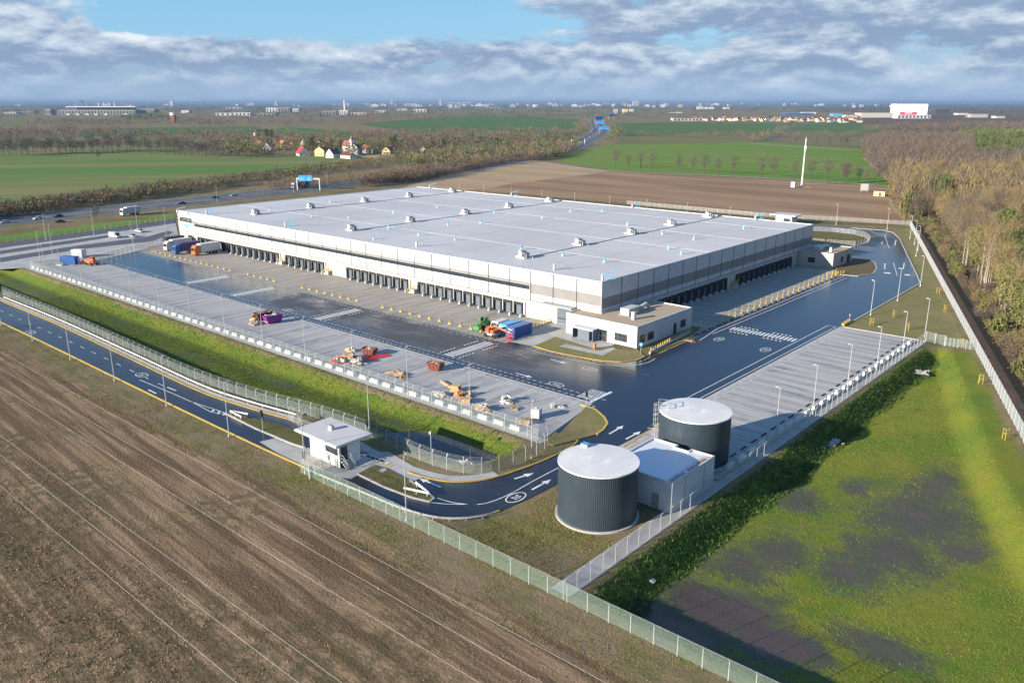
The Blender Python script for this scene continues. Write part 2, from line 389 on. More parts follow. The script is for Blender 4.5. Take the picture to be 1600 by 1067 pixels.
def farfield(name, a, b_, ang, sc=.010, row=.03):
    m, t, b = bsdf(name)
    mp = t.new('ShaderNodeMapping'); mp.inputs['Rotation'].default_value = (0, 0, ang); t.put(mp.inputs['Vector'], t.pos())
    n = t.noise(t.vmul(mp.outputs[0], (.25, 2.0, 1)), sc, 5, .6); r = t.noise(t.vmul(mp.outputs[0], (.05, 4.0, 1)), row, 2, .5)
    col = t.mix(t.ramp(n, .34, .66), a, b_); col = t.mix(t.math('MULTIPLY', t.ramp(r, .4, .6), .22), col, tuple(x*.6 for x in a))
    t.put(b.inputs['Base Color'], col); b.inputs['Roughness'].default_value = 1; b.inputs['Specular IOR Level'].default_value = .1
    return m
M['crop1'] = farfield('young_crop_near', (.115,.21,.03), (.16,.21,.04), .15)
M['crop2'] = farfield('young_crop_left', (.10,.18,.035), (.20,.18,.075), -.9, .006)
M['crop3'] = farfield('young_crop_far', (.065,.135,.035), (.09,.145,.045), .3, .004)
M['crop4'] = farfield('pale_pasture', (.13,.15,.05), (.18,.15,.07), .3, .006)
M['soil1'] = farfield('ploughed_soil', (.33,.215,.125), (.22,.14,.085), .05, .02, .05)
M['soil2'] = farfield('stubble', (.40,.29,.165), (.33,.235,.135), .0, .02, .05)
M['scrub'] = farfield('dry_scrub', (.20,.15,.08), (.13,.115,.045), .2, .02)
M['farland'] = farfield('far_country', (.075,.075,.045), (.11,.10,.06), .2, .0015, .004)
# ------------------------------------------------------------------ the ground (one sheet to the horizon, with the two rain basins sunk into it)
FX = lambda y: -18.5-.3626*(y-145)                     # line of the long fence beside the wood
fence2 = spline([(-330,75.5),(-256,74.6),(-214,74.6),(-175,73.6),(-146,72.9),(-126,74.4),(-111,76.8),(-98,77.4),(-88,76.6),(-79.3,77.2),(-74.6,80.6),(-73.8,88),(-74.6,93),(-76.8,96.2)], 4)
swale = [(-330,76.5)]+[(x, y+1.0) for x, y in fence2 if x < -82]+[(-78,80),(-76.5,85),(-77,90),(-79,93.2),(-294,93.2),(-312,93.2),(-330,96)]
foot = [G(x, y, -2.5) for x, y in ((1448,556),(1457,585),(1482,675),(1505,750),(1600,956))]
basin = [(-46.6,63.6),(-46.6,190),(-44.5,194)]+[(x+4.6, y+1.5) for x, y in foot]+[(foot[-1][0]+12, foot[-1][1]-10),(10,63.6)]
BANK = 4.6
def axis(segs, far, g=1.28):
    a = [segs[0][0]]
    for lo, hi, st in segs:
        while a[-1] < hi-1e-6: a.append(min(hi, a[-1]+st))
    st = segs[-1][2]; up = []
    x = a[-1]
    while x < far: st *= g; x += st; up.append(x)
    st = segs[0][2]; dn = []; x = a[0]
    while x > -far: st *= g; x -= st; dn.append(x)
    return np.array(dn[::-1]+a+up)
xs = axis([(-330,-116,1.6),(-116,-8,.7),(-8,30,2)], 46000)
ys = axis([(0,16,2),(16,62,.7),(62,100,.6),(100,132,.8),(132,210,1.0),(210,420,5)], 46000)
GX, GY = np.meshgrid(xs, ys); shp = GX.shape
dA = sdf(swale, GX, GY); dB = sdf(basin, GX, GY)
near = (np.hypot(GX+80, GY-90) < 320)
nz = np.zeros(shp); nf = np.zeros(shp)
for i, j in zip(*np.nonzero(near)):
    p = (GX[i,j], GY[i,j], 0)
    nz[i,j] = mnoise.fractal((p[0]*.13, p[1]*.13, 0), .9, 2.1, 4)
    nf[i,j] = mnoise.noise((p[0]*1.1, p[1]*1.1, 3))+.5*mnoise.noise((p[0]*2.3, p[1]*2.3, 9))
GZ = np.full(shp, -.07)
fieldw = sst(60.5-GY, 0, 3)*sst(400-np.abs(GX), 0, 50)
GZ += fieldw*(.05*nf*near+.10*nz+.02)
GZ += -2.1*sst(dA, .2, BANK)+sst(dA, 2, BANK+1)*(.12*nz+.05*nf)
GZ += -2.5*sst(dB, .2, BANK)+sst(dB, 2, BANK+1)*(.10*nz+.05*nf)
zone = np.zeros(shp+(4,), np.float32)
green_side = basin[:3]+[(x+5.2, y+1.5) for x, y in basin[3:8]]+basin[8:]
zone[...,0] = np.maximum(np.maximum(sst(dA, -.3, 3), sst(dB, -.3, 2.6)), .8*sst(sdf(green_side, GX, GY), -.5, 4)*(GX > -46))
zone[...,1] = sst(57.5-GY+1.5*nz, -1.5, 2.5)
woodfloor = sst(GX-(-18.5-.3626*(GY-145))-1.0, 0, 2)*(GY > 90)
zone[...,2] = woodfloor
def blob(px, py, rx, ry, z=-2.5, a=.0):
    cx, cy = G(px, py, z); c, s_ = math.cos(a), math.sin(a); u = (GX-cx)*c+(GY-cy)*s_; w_ = -(GX-cx)*s_+(GY-cy)*c
    return np.exp(-((u/(rx*1.55))**2+(w_/(ry*1.55))**2))
wet = np.zeros(shp)
for q in ((1425,810,6.5,8.5),(1395,860,5,6),(1330,890,4,4),(1215,860,3.6,5),(1160,880,4,4),(1460,760,3,7),(1370,1010,4,2.2),(1500,860,3,3),(1250,780,2.5,3.5),(1340,760,1.6,3)): wet = np.maximum(wet, 1.12*blob(*q))
for q in ((1150,965,4.2,4.6),(1100,940,4,3.4),(1200,1000,4,3),(1060,985,5,2.2),(1150,1050,5,1.8),(1000,945,4,2),(1240,1010,3,2)): wet = np.maximum(wet, 1.5*blob(*q))
for q in ((70,462,12,2.0),(30,448,10,2),(185,505,9,1.3),(300,560,10,1.2),(430,600,9,1.3),(560,655,8,1.5),(600,660,7,1.4),(250,520,6,1)): wet = np.maximum(wet, .62*blob(*q))
for q in ((700,705,5,3.2),(660,700,4,3)): wet = np.maximum(wet, 1.1*blob(*q))  # wet end of the swale, also darkened for the guard house shadow
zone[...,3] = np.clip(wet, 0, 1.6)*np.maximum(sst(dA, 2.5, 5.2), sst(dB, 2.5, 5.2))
v = np.stack([GX, GY, GZ], -1).reshape(-1, 3); nx = shp[1]; ny = shp[0]
ii = np.arange(nx*ny).reshape(ny, nx)
fc = np.stack([ii[:-1,:-1], ii[:-1,1:], ii[1:,1:], ii[1:,:-1]], -1).reshape(-1, 4)
def npmesh(name, v, f, mats, mi=None, smooth=False):
    me = bpy.data.meshes.new(name); k = f.shape[1]
    me.vertices.add(len(v)); me.vertices.foreach_set('co', np.asarray(v, np.float32).ravel())
    me.loops.add(f.size); me.loops.foreach_set('vertex_index', f.ravel().astype(np.int32))
    me.polygons.add(len(f)); me.polygons.foreach_set('loop_start', (np.arange(len(f))*k).astype(np.int32))
    for m in (mats if isinstance(mats, (list, tuple)) else [mats]): me.materials.append(m)
    if mi is not None: me.polygons.foreach_set('material_index', np.asarray(mi, np.int32))
    me.polygons.foreach_set('use_smooth', np.full(len(f), smooth)); me.update(calc_edges=True); me.validate(); return me
def npobj(name, me, parent=None):
    o = bpy.data.objects.new(name, me); COL.objects.link(o)
    if parent: o.parent = parent
    return o
m, t, b = bsdf('open_ground'); p = t.pos()
at = t.new('ShaderNodeAttribute', attribute_name='zone'); sx = t.new('ShaderNodeSeparateColor'); t.put(sx.inputs[0], at.outputs['Color'])
nb = t.noise(p, .09, 6, .62, .3); nm = t.noise(p, .55, 5, .65); nfn = t.noise(p, 2.6, 5, .7)
e = t.math('MULTIPLY', t.math('SUBTRACT', nm, .5), 1.3)
zR = t.ramp(t.math('ADD', sx.outputs[0], e), .35, .65); zG = t.ramp(t.math('ADD', sx.outputs[1], t.math('MULTIPLY', t.math('SUBTRACT', nb, .5), 2.2)), .3, .7); zB = t.ramp(t.math('ADD', sx.outputs[2], e), .35, .65)
base = t.mix(t.ramp(nb, .40, .62), (.215,.16,.10), (.135,.135,.042)); base = t.mix(t.math('MULTIPLY', t.ramp(nm, .42, .62), .6), base, (.24,.185,.095))
mp = t.new('ShaderNodeMapping'); mp.inputs['Rotation'].default_value = (0, 0, R(3)); t.put(mp.inputs['Vector'], p)
st = t.noise(t.vmul(mp.outputs[0], (.022, .62, 1)), 1.0, 5, .62, .25); st3 = t.noise(t.vmul(t.pos(), (.03, .33, 1)), 1.0, 5, .65, .8); st2 = t.noise(t.vmul(mp.outputs[0], (.06, 2.6, 1)), 1.0, 3, .6)
big = t.noise(p, .045, 4, .6)
soil = t.mix(t.ramp(t.math('ADD', t.math('MULTIPLY', st, .62), t.math('MULTIPLY', st3, .38)), .42, .58), (.140,.092,.051), (.33,.228,.132)); soil = t.mix(t.math('MULTIPLY', t.ramp(st2, .4, .66), .5), soil, (.11,.075,.046))
sy_ = t.new('ShaderNodeSeparateXYZ'); t.put(sy_.inputs[0], p); weeds = t.math('MULTIPLY', t.ramp(t.math('ADD', big, t.ramp(sy_.outputs[1], 44, 26, 0, .14)), .46, .60), t.ramp(nm, .40, .60)); soil = t.mix(t.math('MULTIPLY', weeds, .75), soil, (.088,.078,.034))
soil = t.mix(t.math('MULTIPLY', t.ramp(nfn, .5, .75), .5), soil, (.25,.18,.11)); soil = t.mix(t.math('MULTIPLY', t.ramp(nfn, .45, .28), .5), soil, (.055,.04,.028))
lush = t.mix(t.ramp(nb, .36, .60), (.105,.175,.020), (.185,.205,.026)); lush = t.mix(t.math('MULTIPLY', t.ramp(nm, .5, .72), .6), lush, (.215,.14,.05)); lush = t.mix(t.math('MULTIPLY', t.ramp(nfn, .5, .3), .4), lush, (.045,.075,.012))
litter = t.mix(t.ramp(nm, .4, .62), (.14,.095,.06), (.10,.085,.045))
wn = t.math('ADD', t.math('MULTIPLY', t.noise(p, .26, 7, .72, .6), .6), t.math('MULTIPLY', t.noise(p, 1.5, 5, .7), .4))
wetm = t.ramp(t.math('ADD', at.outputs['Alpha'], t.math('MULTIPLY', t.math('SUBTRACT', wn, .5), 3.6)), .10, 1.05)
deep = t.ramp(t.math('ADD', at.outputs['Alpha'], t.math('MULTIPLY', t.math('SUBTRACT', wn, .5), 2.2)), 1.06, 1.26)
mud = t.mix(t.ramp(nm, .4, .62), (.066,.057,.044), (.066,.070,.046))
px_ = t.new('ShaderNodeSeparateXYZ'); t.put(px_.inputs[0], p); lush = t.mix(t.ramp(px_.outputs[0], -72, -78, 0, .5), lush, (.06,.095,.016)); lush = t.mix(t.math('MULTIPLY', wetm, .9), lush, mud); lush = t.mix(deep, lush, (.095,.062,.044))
col = t.mix(zG, base, soil); col = t.mix(zB, col, litter); col = t.mix(zR, col, lush)
t.put(b.inputs['Base Color'], col); t.put(b.inputs['Roughness'], t.math('SUBTRACT', t.math('SUBTRACT', .95, t.math('MULTIPLY', wetm, .30)), t.math('MULTIPLY', deep, .45))); t.put(b.inputs['Specular IOR Level'], t.math('ADD', .12, t.math('MULTIPLY', wetm, .22)))
bn = t.new('ShaderNodeBump'); t.put(bn.inputs['Strength'], t.math('SUBTRACT', 1.0, t.math('MAXIMUM', t.math('MULTIPLY', wetm, .55), t.math('MULTIPLY', deep, .65)))); bn.inputs['Distance'].default_value = .38; hh = t.math('ADD', t.math('MULTIPLY', nfn, .75), t.math('MULTIPLY', t.noise(p, 7.5, 3, .7), .3)); t.put(bn.inputs['Height'], hh); t.l.new(bn.outputs[0], b.inputs['Normal'])
M['ground'] = m
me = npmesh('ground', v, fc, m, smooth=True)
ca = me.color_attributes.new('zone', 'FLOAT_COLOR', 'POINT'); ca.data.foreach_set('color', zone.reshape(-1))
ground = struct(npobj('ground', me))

# standing water in both basins
m, t, b = bsdf('murky_water'); p = t.pos()
n = t.noise(p, .10, 5, .6, .5); n2 = t.noise(p, .5, 5, .65)
alg = t.ramp(t.math('ADD', t.math('MULTIPLY', n, .5), t.math('MULTIPLY', n2, .5)), .42, .60)
c = t.mix(t.ramp(t.noise(p, .035, 3, .5), .42, .58), (.085,.060,.042), (.066,.066,.058)); c = t.mix(t.math('MULTIPLY', alg, .8), c, (.105,.115,.032))
t.put(b.inputs['Base Color'], c); t.put(b.inputs['Roughness'], t.math('ADD', t.math('MULTIPLY', alg, .45), .14)); b.inputs['Specular IOR Level'].default_value = .5
bn = t.new('ShaderNodeBump'); bn.inputs['Distance'].default_value = .01; t.put(bn.inputs['Height'], t.noise(p, 4, 3, .6)); t.l.new(bn.outputs[0], b.inputs['Normal'])
M['water'] = m
struct(MB().sheet([(-104,79.5),(-77.6,79.5),(-78.2,90.5),(-92,90.0),(-100,86)], -2.03).build('swale_water', mat('shadowed_water', (.012,.014,.013), (.018,.018,.014), .06, .4, world=True)))  # near-black pond colour includes the guard house shadow over the water

# ------------------------------------------------------------------ paved surfaces
def sheet(name, poly, z, m): return struct(MB().sheet(poly, z).build(name, m))
def slab(name, poly, z0, z1, m): return struct(MB().prism(poly, z0, z1).build(name, m))
def pxs(*pts): return [G(x, y) for x, y in pts]
KY = 114.0
sheet('trailer_lot', [(-297,95.9),(-77,95.9),(-80.6,KY),(-291,KY)], .012, M['lot'])
isl = pxs((907,632),(930,640),(944,652),(949,662),(942,672),(932,679)); isl_low = pxs((900,688),(866,697),(858,694))
sheet('yard_asphalt', [(-291,KY),(-81,KY),(-81,112.4),(-89,112.4),(-89,134),(-118,133.2),(-118,132.4),(-296.5,132.4)][:2]+[(-81,KY),(-81,134),(-118,134),(-118,132.4),(-296.5,132.4)], .004, M['asphalt'])
outer = spline([(-330,63.4),(-262,63.6),(-200,63.8),(-150,63.5),(-115,63.4),(-95,63.7),(-82,64.4),(-75.2,64.9),(-70,66.5),(-66.7,70.4),(-65.5,77),(-65.3,86),(-65.3,98),(-65.3,112)], 5)
inner = spline([(-330,71.9),(-262,71.9),(-214,72.2),(-172,71.2),(-141,70.4),(-126,71.6),(-112,73.6),(-100,73.4),(-93,72.7),(-84,72.7),(-77.6,74.3),(-73.9,78.4),(-72.3,84.4),(-71.6,91.6),(-72.2,98),(-76,103),(-79,112)], 5)
road_poly = outer+inner[::-1]
sheet('access_road', road_poly, .0, M['road'])
lawnc = pxs((834,541),(860,549),(900,557.5),(940,564),(970,566),(995,563),(1008,557))
far_out = pxs((1438,443),(1433,430),(1405,372),(1396,364),(1380,360),(1330,356.5))
sheet('south_yard_asphalt', [(-81.5,100),(-72,98),(-65.3,98),(-65.3,112),(-66.2,134),(-66.2,200.3)]+far_out+[(-170,360),(-240,362),(-240,350),(-107,350),(-107,286),(-94,286),(-94,262),(-88.9,262),(-88.9,158)]+lawnc[::-1]+[(-112,134.5),(-81.5,134.3)], .008, M['asphaltr'])
sheet('loading_apron', [(-296.5,132.4),(-118,132.4),(-118,153.4),(-306,153.4),(-306,141)], .016, M['apron'])
sheet('south_loading_apron', [(-107,173),(-91,173),(-88.9,160),(-88.9,262),(-94,266),(-107,267)], .016, M['apronr'])
sheet('south_lot', [(-66.2,100.6),(-48.5,100.6),(-48.5,196.4),(-66.2,196.4)], .012, M['lotr'])
sheet('gate_ramp', pxs((796,534),(866,500),(889,500),(889,517),(834,541)), .020, M['concrete'])
slab('office_lawn', lawnc+[(-93.4,147.95),(-113,148.0)], -.05, .11, M['lawn'])
slab('entrance_terrace', pxs((864,525),(889,518.5),(963,537),(951,543),(925,544)), .09, .125, M['concrete'])
slab('office_footpath', pxs((874,541.5),(884,538),(937,549.5),(957,543.5),(962,545.5),(942,556)), .09, .125, M['concrete'])
slab('bare_bed', pxs((948,543),(962,533),(992,545),(986,549)), .09, .12, M['bareground'])
slab('grass_island', isl+isl_low+[(-80.4,111.6)], -.05, .12, M['lawn'])
loop = pxs((1262,360.5),(1300,362.5),(1335,366.5),(1352,371),(1357,375.5),(1352,380),(1335,384),(1300,382),(1262,379))
slab('loop_lawn', loop, -.05, .12, M['verge'])
slab('annex_bed', pxs((1312,429.5),(1340,431.5),(1364,428),(1369.5,420),(1367,411),(1358,406),(1330,404),(1303,418)), -.05, .12, M['bareground'])
sheet('south_lawn', [(-66,200.7)]+[(x+.6, y) for x, y in far_out[:4]]+[(-107.5,363),(-104,384),(FX(350)-1.2,350),(FX(196)-1.2,196),(-48,197),(-65.6,197)], -.02, M['lawn'])
sheet('swale_path', [(-300,93.6),(-76.2,93.6),(-76.2,95.8),(-300,95.8)], -.005, M['concrete'])
sheet('fence_path', [(-49.7,63.2),(-47.0,63.2),(-47.0,197),(-48.4,197),(-48.4,100),(-49.7,99)], -.005, M['concrete'])
gh_pad = [(-110,63.9),(-103.8,72.6),(-95.5,72.8),(-91.2,72.6),(-91.6,64.1)]
sheet('gatehouse_paving', pxs((405,690),(440,682),(475,697),(545,720),(583,706),(608,706),(668,741),(645,752),(600,738),(572,735),(548,748),(500,742),(478,735)), .006, M['concrete'])
sheet('swale_side_path', offset(inner[34:58], .25)+offset(inner[34:58], 2.0)[::-1], -.004, M['concrete'])
slab('west_island', pxs((360,646),(400,662),(440,683),(475,700),(459,694),(420,670),(432,664),(470,668),(476,685),(472,690),(440,676),(395,656))[:0] or pxs((353,646.5),(362,644.5),(392,653),(440,665),(474,678),(477,700),(455,693),(400,670)), -.05, .12, M['verge'])
slab('east_island', pxs((559,741),(585,727),(606,733),(640,751),(668,770),(678,779),(671,784),(645,778),(600,761)), -.05, .12, M['verge'])

# kerbs
k = MB()
k.ribbon([p for p in outer if p[0] < -66], .28, -.04, 0, .16)
struct(k.build('road_kerb', M['yellowdull']))
k = MB(); k.ribbon(inner[:40], .3, -.04, 0, .15); k.ribbon(inner[45:75], .3, -.04, 0, .15)
struct(k.build('inner_road_kerb', M['yellowdull']))
struct(MB().ribbon(offset(inner[:40], .9), .9, -.05, 0, .08).build('paved_margin', M['curbstone']))
struct(MB().ribbon(isl, .35, -.03, 0, .18).build('island_kerb', M['yellow']))
struct(MB().ribbon(lawnc, .35, -.03, 0, .17).build('lawn_kerb', M['yellowdull']))
struct(MB().ribbon([(-66.0,200.5)]+far_out, .35, -.03, 0, .17).build('yard_kerb', M['curbstone']))
struct(MB().ribbon(loop, .5, -.03, 0, .17).build('loop_kerb', M['barrierw']))
struct(MB().ribbon(pxs((1312,429.5),(1340,431.5),(1364,428),(1369.5,420),(1367,411),(1358,406)), .35, -.03, 0, .17).build('bed_kerb', M['curbstone']))
struct(MB().ribbon(pxs((559,741),(600,761),(645,778),(671,784),(678,779),(668,770),(640,751)), .3, -.03, 0, .17).build('east_island_kerb', M['curbstone']))
struct(MB().ribbon(pxs((353,646.5),(400,670),(455,693),(477,700)), .3, -.03, 0, .17).build('west_island_kerb', M['curbstone']))
struct(MB().ribbon([(-292,KY),(-81,KY)], .3, .01, 0, .02).build('lot_edge_strip', M['curbstone']))
struct(MB().ribbon([(-66.2,112),(-66.2,196.4)], .9, .013, 0, .012).build('south_lot_edge', M['curbstone']))
struct(MB().ribbon([(-65.8,196.5),(-48.6,196.5)], .4, -.02, 0, .14).build('south_lot_end_kerb', M['curbstone']))

# ------------------------------------------------------------------ painted markings
Z = .030
def text_into(mb, s, x, y, ang, size, z=Z, sx=1.0, m=0):
    c = bpy.data.curves.new('tmp', 'FONT'); c.body = s; c.size = size; c.align_x = 'CENTER'; c.align_y = 'CENTER'
    o = bpy.data.objects.new('tmp', c); COL.objects.link(o); bpy.context.view_layer.update()
    me = bpy.data.meshes.new_from_object(o.evaluated_get(bpy.context.evaluated_depsgraph_get()))
    T = Matrix.Translation((x, y, z)) @ Matrix.Rotation(ang, 4, 'Z') @ Matrix.Diagonal((sx, 1, 1, 1))
    mb.add([T @ q.co for q in me.vertices], [tuple(f.vertices) for f in me.polygons], m)
    bpy.data.objects.remove(o); bpy.data.curves.remove(c); bpy.data.meshes.remove(me)
mb = MB()
for i in range(59):
    x = -291+i*3.6
    if x > -80: break
    for d in (-.42, .42): mb.sheet([(x+d-.09,97.4),(x+d+.09,97.4),(x+d+.09,112.6),(x+d-.09,112.6)], Z)
struct(mb.build('trailer_bay_lines', M['paintdim']))
mb = MB()
for i in range(59):
    x = -291+i*3.6+1.8
    if -150 < x < -80: text_into(mb, str(209+i), x, 112.2, 0, 1.7)
    elif x <= -150: text_into(mb, str(209+i), x, 112.2, 0, 1.5)
struct(mb.build('bay_numbers', M['paintdim']))
mb = MB()
for i in range(27):
    y = 100.6+i*3.6
    for d in (-.42, .42): mb.sheet([(-65.2,y+d-.09),(-49.6,y+d-.09),(-49.6,y+d+.09),(-65.2,y+d+.09)], Z)
    if i < 26: text_into(mb, str(301+i), -65.2, y+1.8, R(90), 1.6)
struct(mb.build('south_bay_lines', M['paintdim']))
mb = MB()
for x in np.arange(-291.6, -131, 3.6): mb.sheet([(x-.06,138),(x+.06,138),(x+.06,151.5),(x-.06,151.5)], Z)
for y in np.arange(175, 262, 3.6): mb.sheet([(-105.5,y-.06),(-92,y-.06),(-92,y+.06),(-105.5,y+.06)], Z)
struct(mb.build('dock_bay_lines', M['paintdim']))
mb = MB()
def dashes(pts, w, on, off, z=Z):
    for x, y, a in walk(pts, on+off):
        c, s = math.cos(a), math.sin(a)
        q = [(x-s*-w/2*-1, y), ]
        q = [(x+s*w/2, y-c*w/2), (x+c*on+s*w/2, y+s*on-c*w/2), (x+c*on-s*w/2, y+s*on+c*w/2), (x-s*w/2, y+c*w/2)]
        mb.sheet(q, z)
dashes([(-289,115.0),(-82,115.0)], .16, .9, .6); dashes([(-289,116.7),(-80,116.7)], .16, .9, .6)
dashes([(-294,131.9),(-119,131.9)], .14, .9, .6); dashes([(-294,130.6),(-119,130.6)], .14, 1.2, .9)
mb.ribbon([(-67.3,116),(-67.3,195.5)], .16, Z); mb.ribbon([(-69.2,116),(-69.2,195.5),(-67.3,195.6)], .16, Z)
mb.ribbon([(-86.2,163),(-88.0,175),(-88.0,258)], .16, Z); mb.ribbon([(-86.6,170),(-86.4,256)], .16, Z)
mb.ribbon(spline(offset(lawnc, -2.4), 4), .16, Z); 
dashes(spline(offset(lawnc, -1.0), 4), .14, .9, .6)
struct(mb.build('walkway_lines', M['paint']))
mb = MB()
for cx in (-232.6, -207.4, -167.8, -120.9):
    for y in np.arange(117.2, 130.4, .95): mb.sheet([(cx-1.5,y),(cx+1.5,y),(cx+1.5,y+.5),(cx-1.5,y+.5)], Z)
for x in np.arange(-85.6, -69.6, .95): mb.sheet([(x,176.1),(x+.5,176.1),(x+.5,179.1),(x,179.1)], Z)
struct(mb.build('zebra_crossings', M['paint']))
mb = MB()
for cx in (-232.6, -207.4, -167.8, -120.9):
    for ex, y0 in ((-2.9, 117.6), (2.9, 117.6), (-2.9, 125.0), (2.9, 125.0)):
        for y in np.arange(y0, y0+5, 1.0): mb.box(cx+ex-.22, y, .02, cx+ex+.22, y+.5, .075)
for ey in (-2.8, 2.8):
    for x0 in (-84.6, -76.4):
        for x in np.arange(x0, x0+5, 1.0): mb.box(x, 177.6+ey-.22, .02, x+.5, 177.6+ey+.22, .075)
struct(mb.build('rumble_strips', M['cream']))
mb = MB()
def roundel(px, py, ang, a=1.7, b=.95, s='20', w=.17):
    cx, cy = G(px, py); T = Matrix.Translation((cx, cy, 0)) @ Matrix.Rotation(ang, 4, 'Z')
    ring = [(T @ Vector((a*math.cos(q), b*math.sin(q), 0)))[:2] for q in np.linspace(0, 2*math.pi, 28)[:-1]]
    mb.ribbon(ring, w, Z, closed=True); text_into(mb, s, cx, cy, ang+R(-90), 1.9, Z+.004, .55)
roundel(806,777,R(90),1.75,1.0); roundel(922,577,R(0)); roundel(869,600.5,R(0)); roundel(1123.5,530,R(90)); roundel(1196,546.5,R(90))
roundel(450,484.5,R(0)); roundel(505,471,R(0)); roundel(47.5,519.5,R(0)); roundel(221.5,586,R(0))
def arrow(p0, p1, head=1.5, w=.16, hw=.55):
    a, c = Vector(G(*p0)), Vector(G(*p1)); d = (c-a).normalized(); n = Vector((-d.y, d.x)); h = c-d*head
    mb.sheet([tuple(a+n*w), tuple(a-n*w), tuple(h-n*w), tuple(h+n*w)], Z); mb.sheet([tuple(h+n*hw), tuple(h-n*hw), tuple(c)], Z)
arrow((588,775),(620,790)); arrow((688,761),(655,747)); arrow((952,678),(974,665)); arrow((978,686),(1001,674)); arrow((804,748),(834,739)); arrow((831,765),(861,749))
arrow((806,583),(832,590)); arrow((860,561.5),(886,568)); arrow((1382,421),(1383,412)); arrow((1413,411),(1411,421)); arrow((1398,384),(1400,375)); arrow((1377,382),(1379,378))
for x0, x1 in (((1381,425.5),(1391,426)), ((1413,428.5),(1422,429))): mb.sheet([G(x0[0],x0[1]), G(x1[0],x1[1]), G(x1[0]+.6,x1[1]+2), G(x0[0]+.6,x0[1]+2)], Z)
mb.ribbon(pxs((1396,411),(1402,431)), .2, Z); mb.ribbon(pxs((1346,360),(1382,367),(1389,388)), .2, Z)
for x in (1312,1325,1338,1352): mb.ribbon(pxs((x,357),(x+14,363)), .25, Z)
mb.ribbon(spline(pxs((683,778),(710,785.5),(745,788),(770,783),(800,770),(832,752),(872,731)), 6), .15, Z); mb.ribbon(spline(pxs((673,785),(700,787.5),(745,788)), 5), .15, Z)
for y0 in ((910,623.5),(921,627)): pass
for a_, b_ in (((908,620),(931,609.5)),((919,623.5),(943,612.5))):
    A, B_ = Vector(G(*a_)), Vector(G(*b_))
    for q in np.arange(0, 1, .12): 
        c = A.lerp(B_, q); mb.sheet([(c.x-.9,c.y-.12),(c.x+.9,c.y-.12),(c.x+.9,c.y+.12),(c.x-.9,c.y+.12)], Z)
A, B_ = Vector(G(924,627.5)), Vector(G(956,612))
for q in np.arange(0, 1, .085):
    c = A.lerp(B_, q); mb.sheet([(c.x-.3,c.y-.3),(c.x+.3,c.y-.3),(c.x+.3,c.y+.3),(c.x-.3,c.y+.3)], Z)
cl = spline([(-330,67.6),(-262,67.7),(-200,68.0),(-150,67.4)], 5)
dashes(cl, .15, 2.2, 4.0)
mb.ribbon(spline(pxs((218,593.5),(240,602.5),(270,615),(300,628),(340,641),(355,646)), 4), .15, Z); mb.ribbon(pxs((300,628),(330,644),(353,647)), .15, Z)
for a_, b_ in (((334,640),(332,643)),((343,642),(341,647)),((351,644),(350,649))): mb.ribbon(pxs(a_, b_), .4, Z)
dashes(pxs((232,609),(252,619)), .3, 3.2, 99); dashes(pxs((261,605),(279,612)), .3, 3.2, 99)
for q in range(5): 
    c = G(572+q*7, 712+q*2.3); mb.sheet([(c[0]-.9,c[1]-.3),(c[0]+.9,c[1]-.3),(c[0]+.9,c[1]+.3),(c[0]-.9,c[1]+.3)], Z)
struct(mb.build('lane_markings', M['paint']))
mb = MB()
mb.ribbon(pxs((905,631),(908,633)), .3, Z); mb.ribbon(pxs((974,699),(1000,682),(1030,664)), .35, Z); mb.ribbon(pxs((1022,551),(1082,525)), .5, Z); mb.ribbon(pxs((1030,552),(1090,525)), .25, Z)
for q in range(4): mb.ribbon(pxs((590+q*5,722+q*3),(600+q*5,717+q*3)), .25, Z)
struct(mb.build('yellow_lines', M['yellow']))

# ------------------------------------------------------------------ west car park and highway
sheet('car_park_paving', pxs((-120,405),(-120,396),(0,383),(150,362),(274,347),(280,372),(238,388),(150,407),(60,417),(0,421)), .004, M['concrete'])
sheet('perimeter_road', pxs((-120,394),(0,381.5),(100,368),(200,354),(274,342.5),(274,349),(200,360),(100,374),(0,388),(-120,402)), .010, M['hwy'])
sheet('car_park_aisle', pxs((0,392),(90,378.5),(168,367.5),(170,371.5),(92,383.5),(0,397.5)), .012, M['hwy'])
sheet('car_park_aisle', pxs((0,403),(120,384),(226,371),(262,361),(272,363),(240,377),(122,390),(0,410)), .012, M['hwy'])
sheet('roadside_grass', pxs((-120,380),(0,369.5),(100,356.5),(200,343.5),(274,333),(274,341.5),(200,352.5),(100,366.5),(0,379.5),(-120,391)), .0, M['crop1'])
sheet('roadside_scrub', pxs((-120,372),(0,361.5),(100,350),(200,337),(274,328),(480,303),(640,289),(700,286),(620,303),(274,340),(100,357),(0,370)), -.01, M['scrub'])
hc = [(-373,-40),(-401,60),(-427,140),(-441,215)]
hw_ctr = spline([(-392,-20),(-412,60),(-424,135),(-432,212),(-444,300),(-463,400),(-498,530),(-545,660),(-605,790)]+[G(*q) for q in ((915,219),(931,211),(937,203.5),(934,196),(931,190),(938,184),(955,179),(985,174))], 8)
A_ = offset(hw_ctr, 9); B2 = offset(hw_ctr, -9)
mb = MB(); mb.ribbon(A_, 14.5, .05); mb.ribbon(B2, 14.5, .05); struct(mb.build('highway', M['hwy']))
mb = MB(); mb.ribbon(hw_ctr, 3.4, .03); struct(mb.build('highway_median', M['scrub']))
mb = MB()
for L in (A_, B2):
    for d in (-6.3, 6.3): mb.ribbon(offset(L, d), .35, .09)
    for d in (-2.1, 2.1): dashes(offset(L[:60], d), .3, 6, 12, .09)
struct(mb.build('highway_lines', M['paint']))
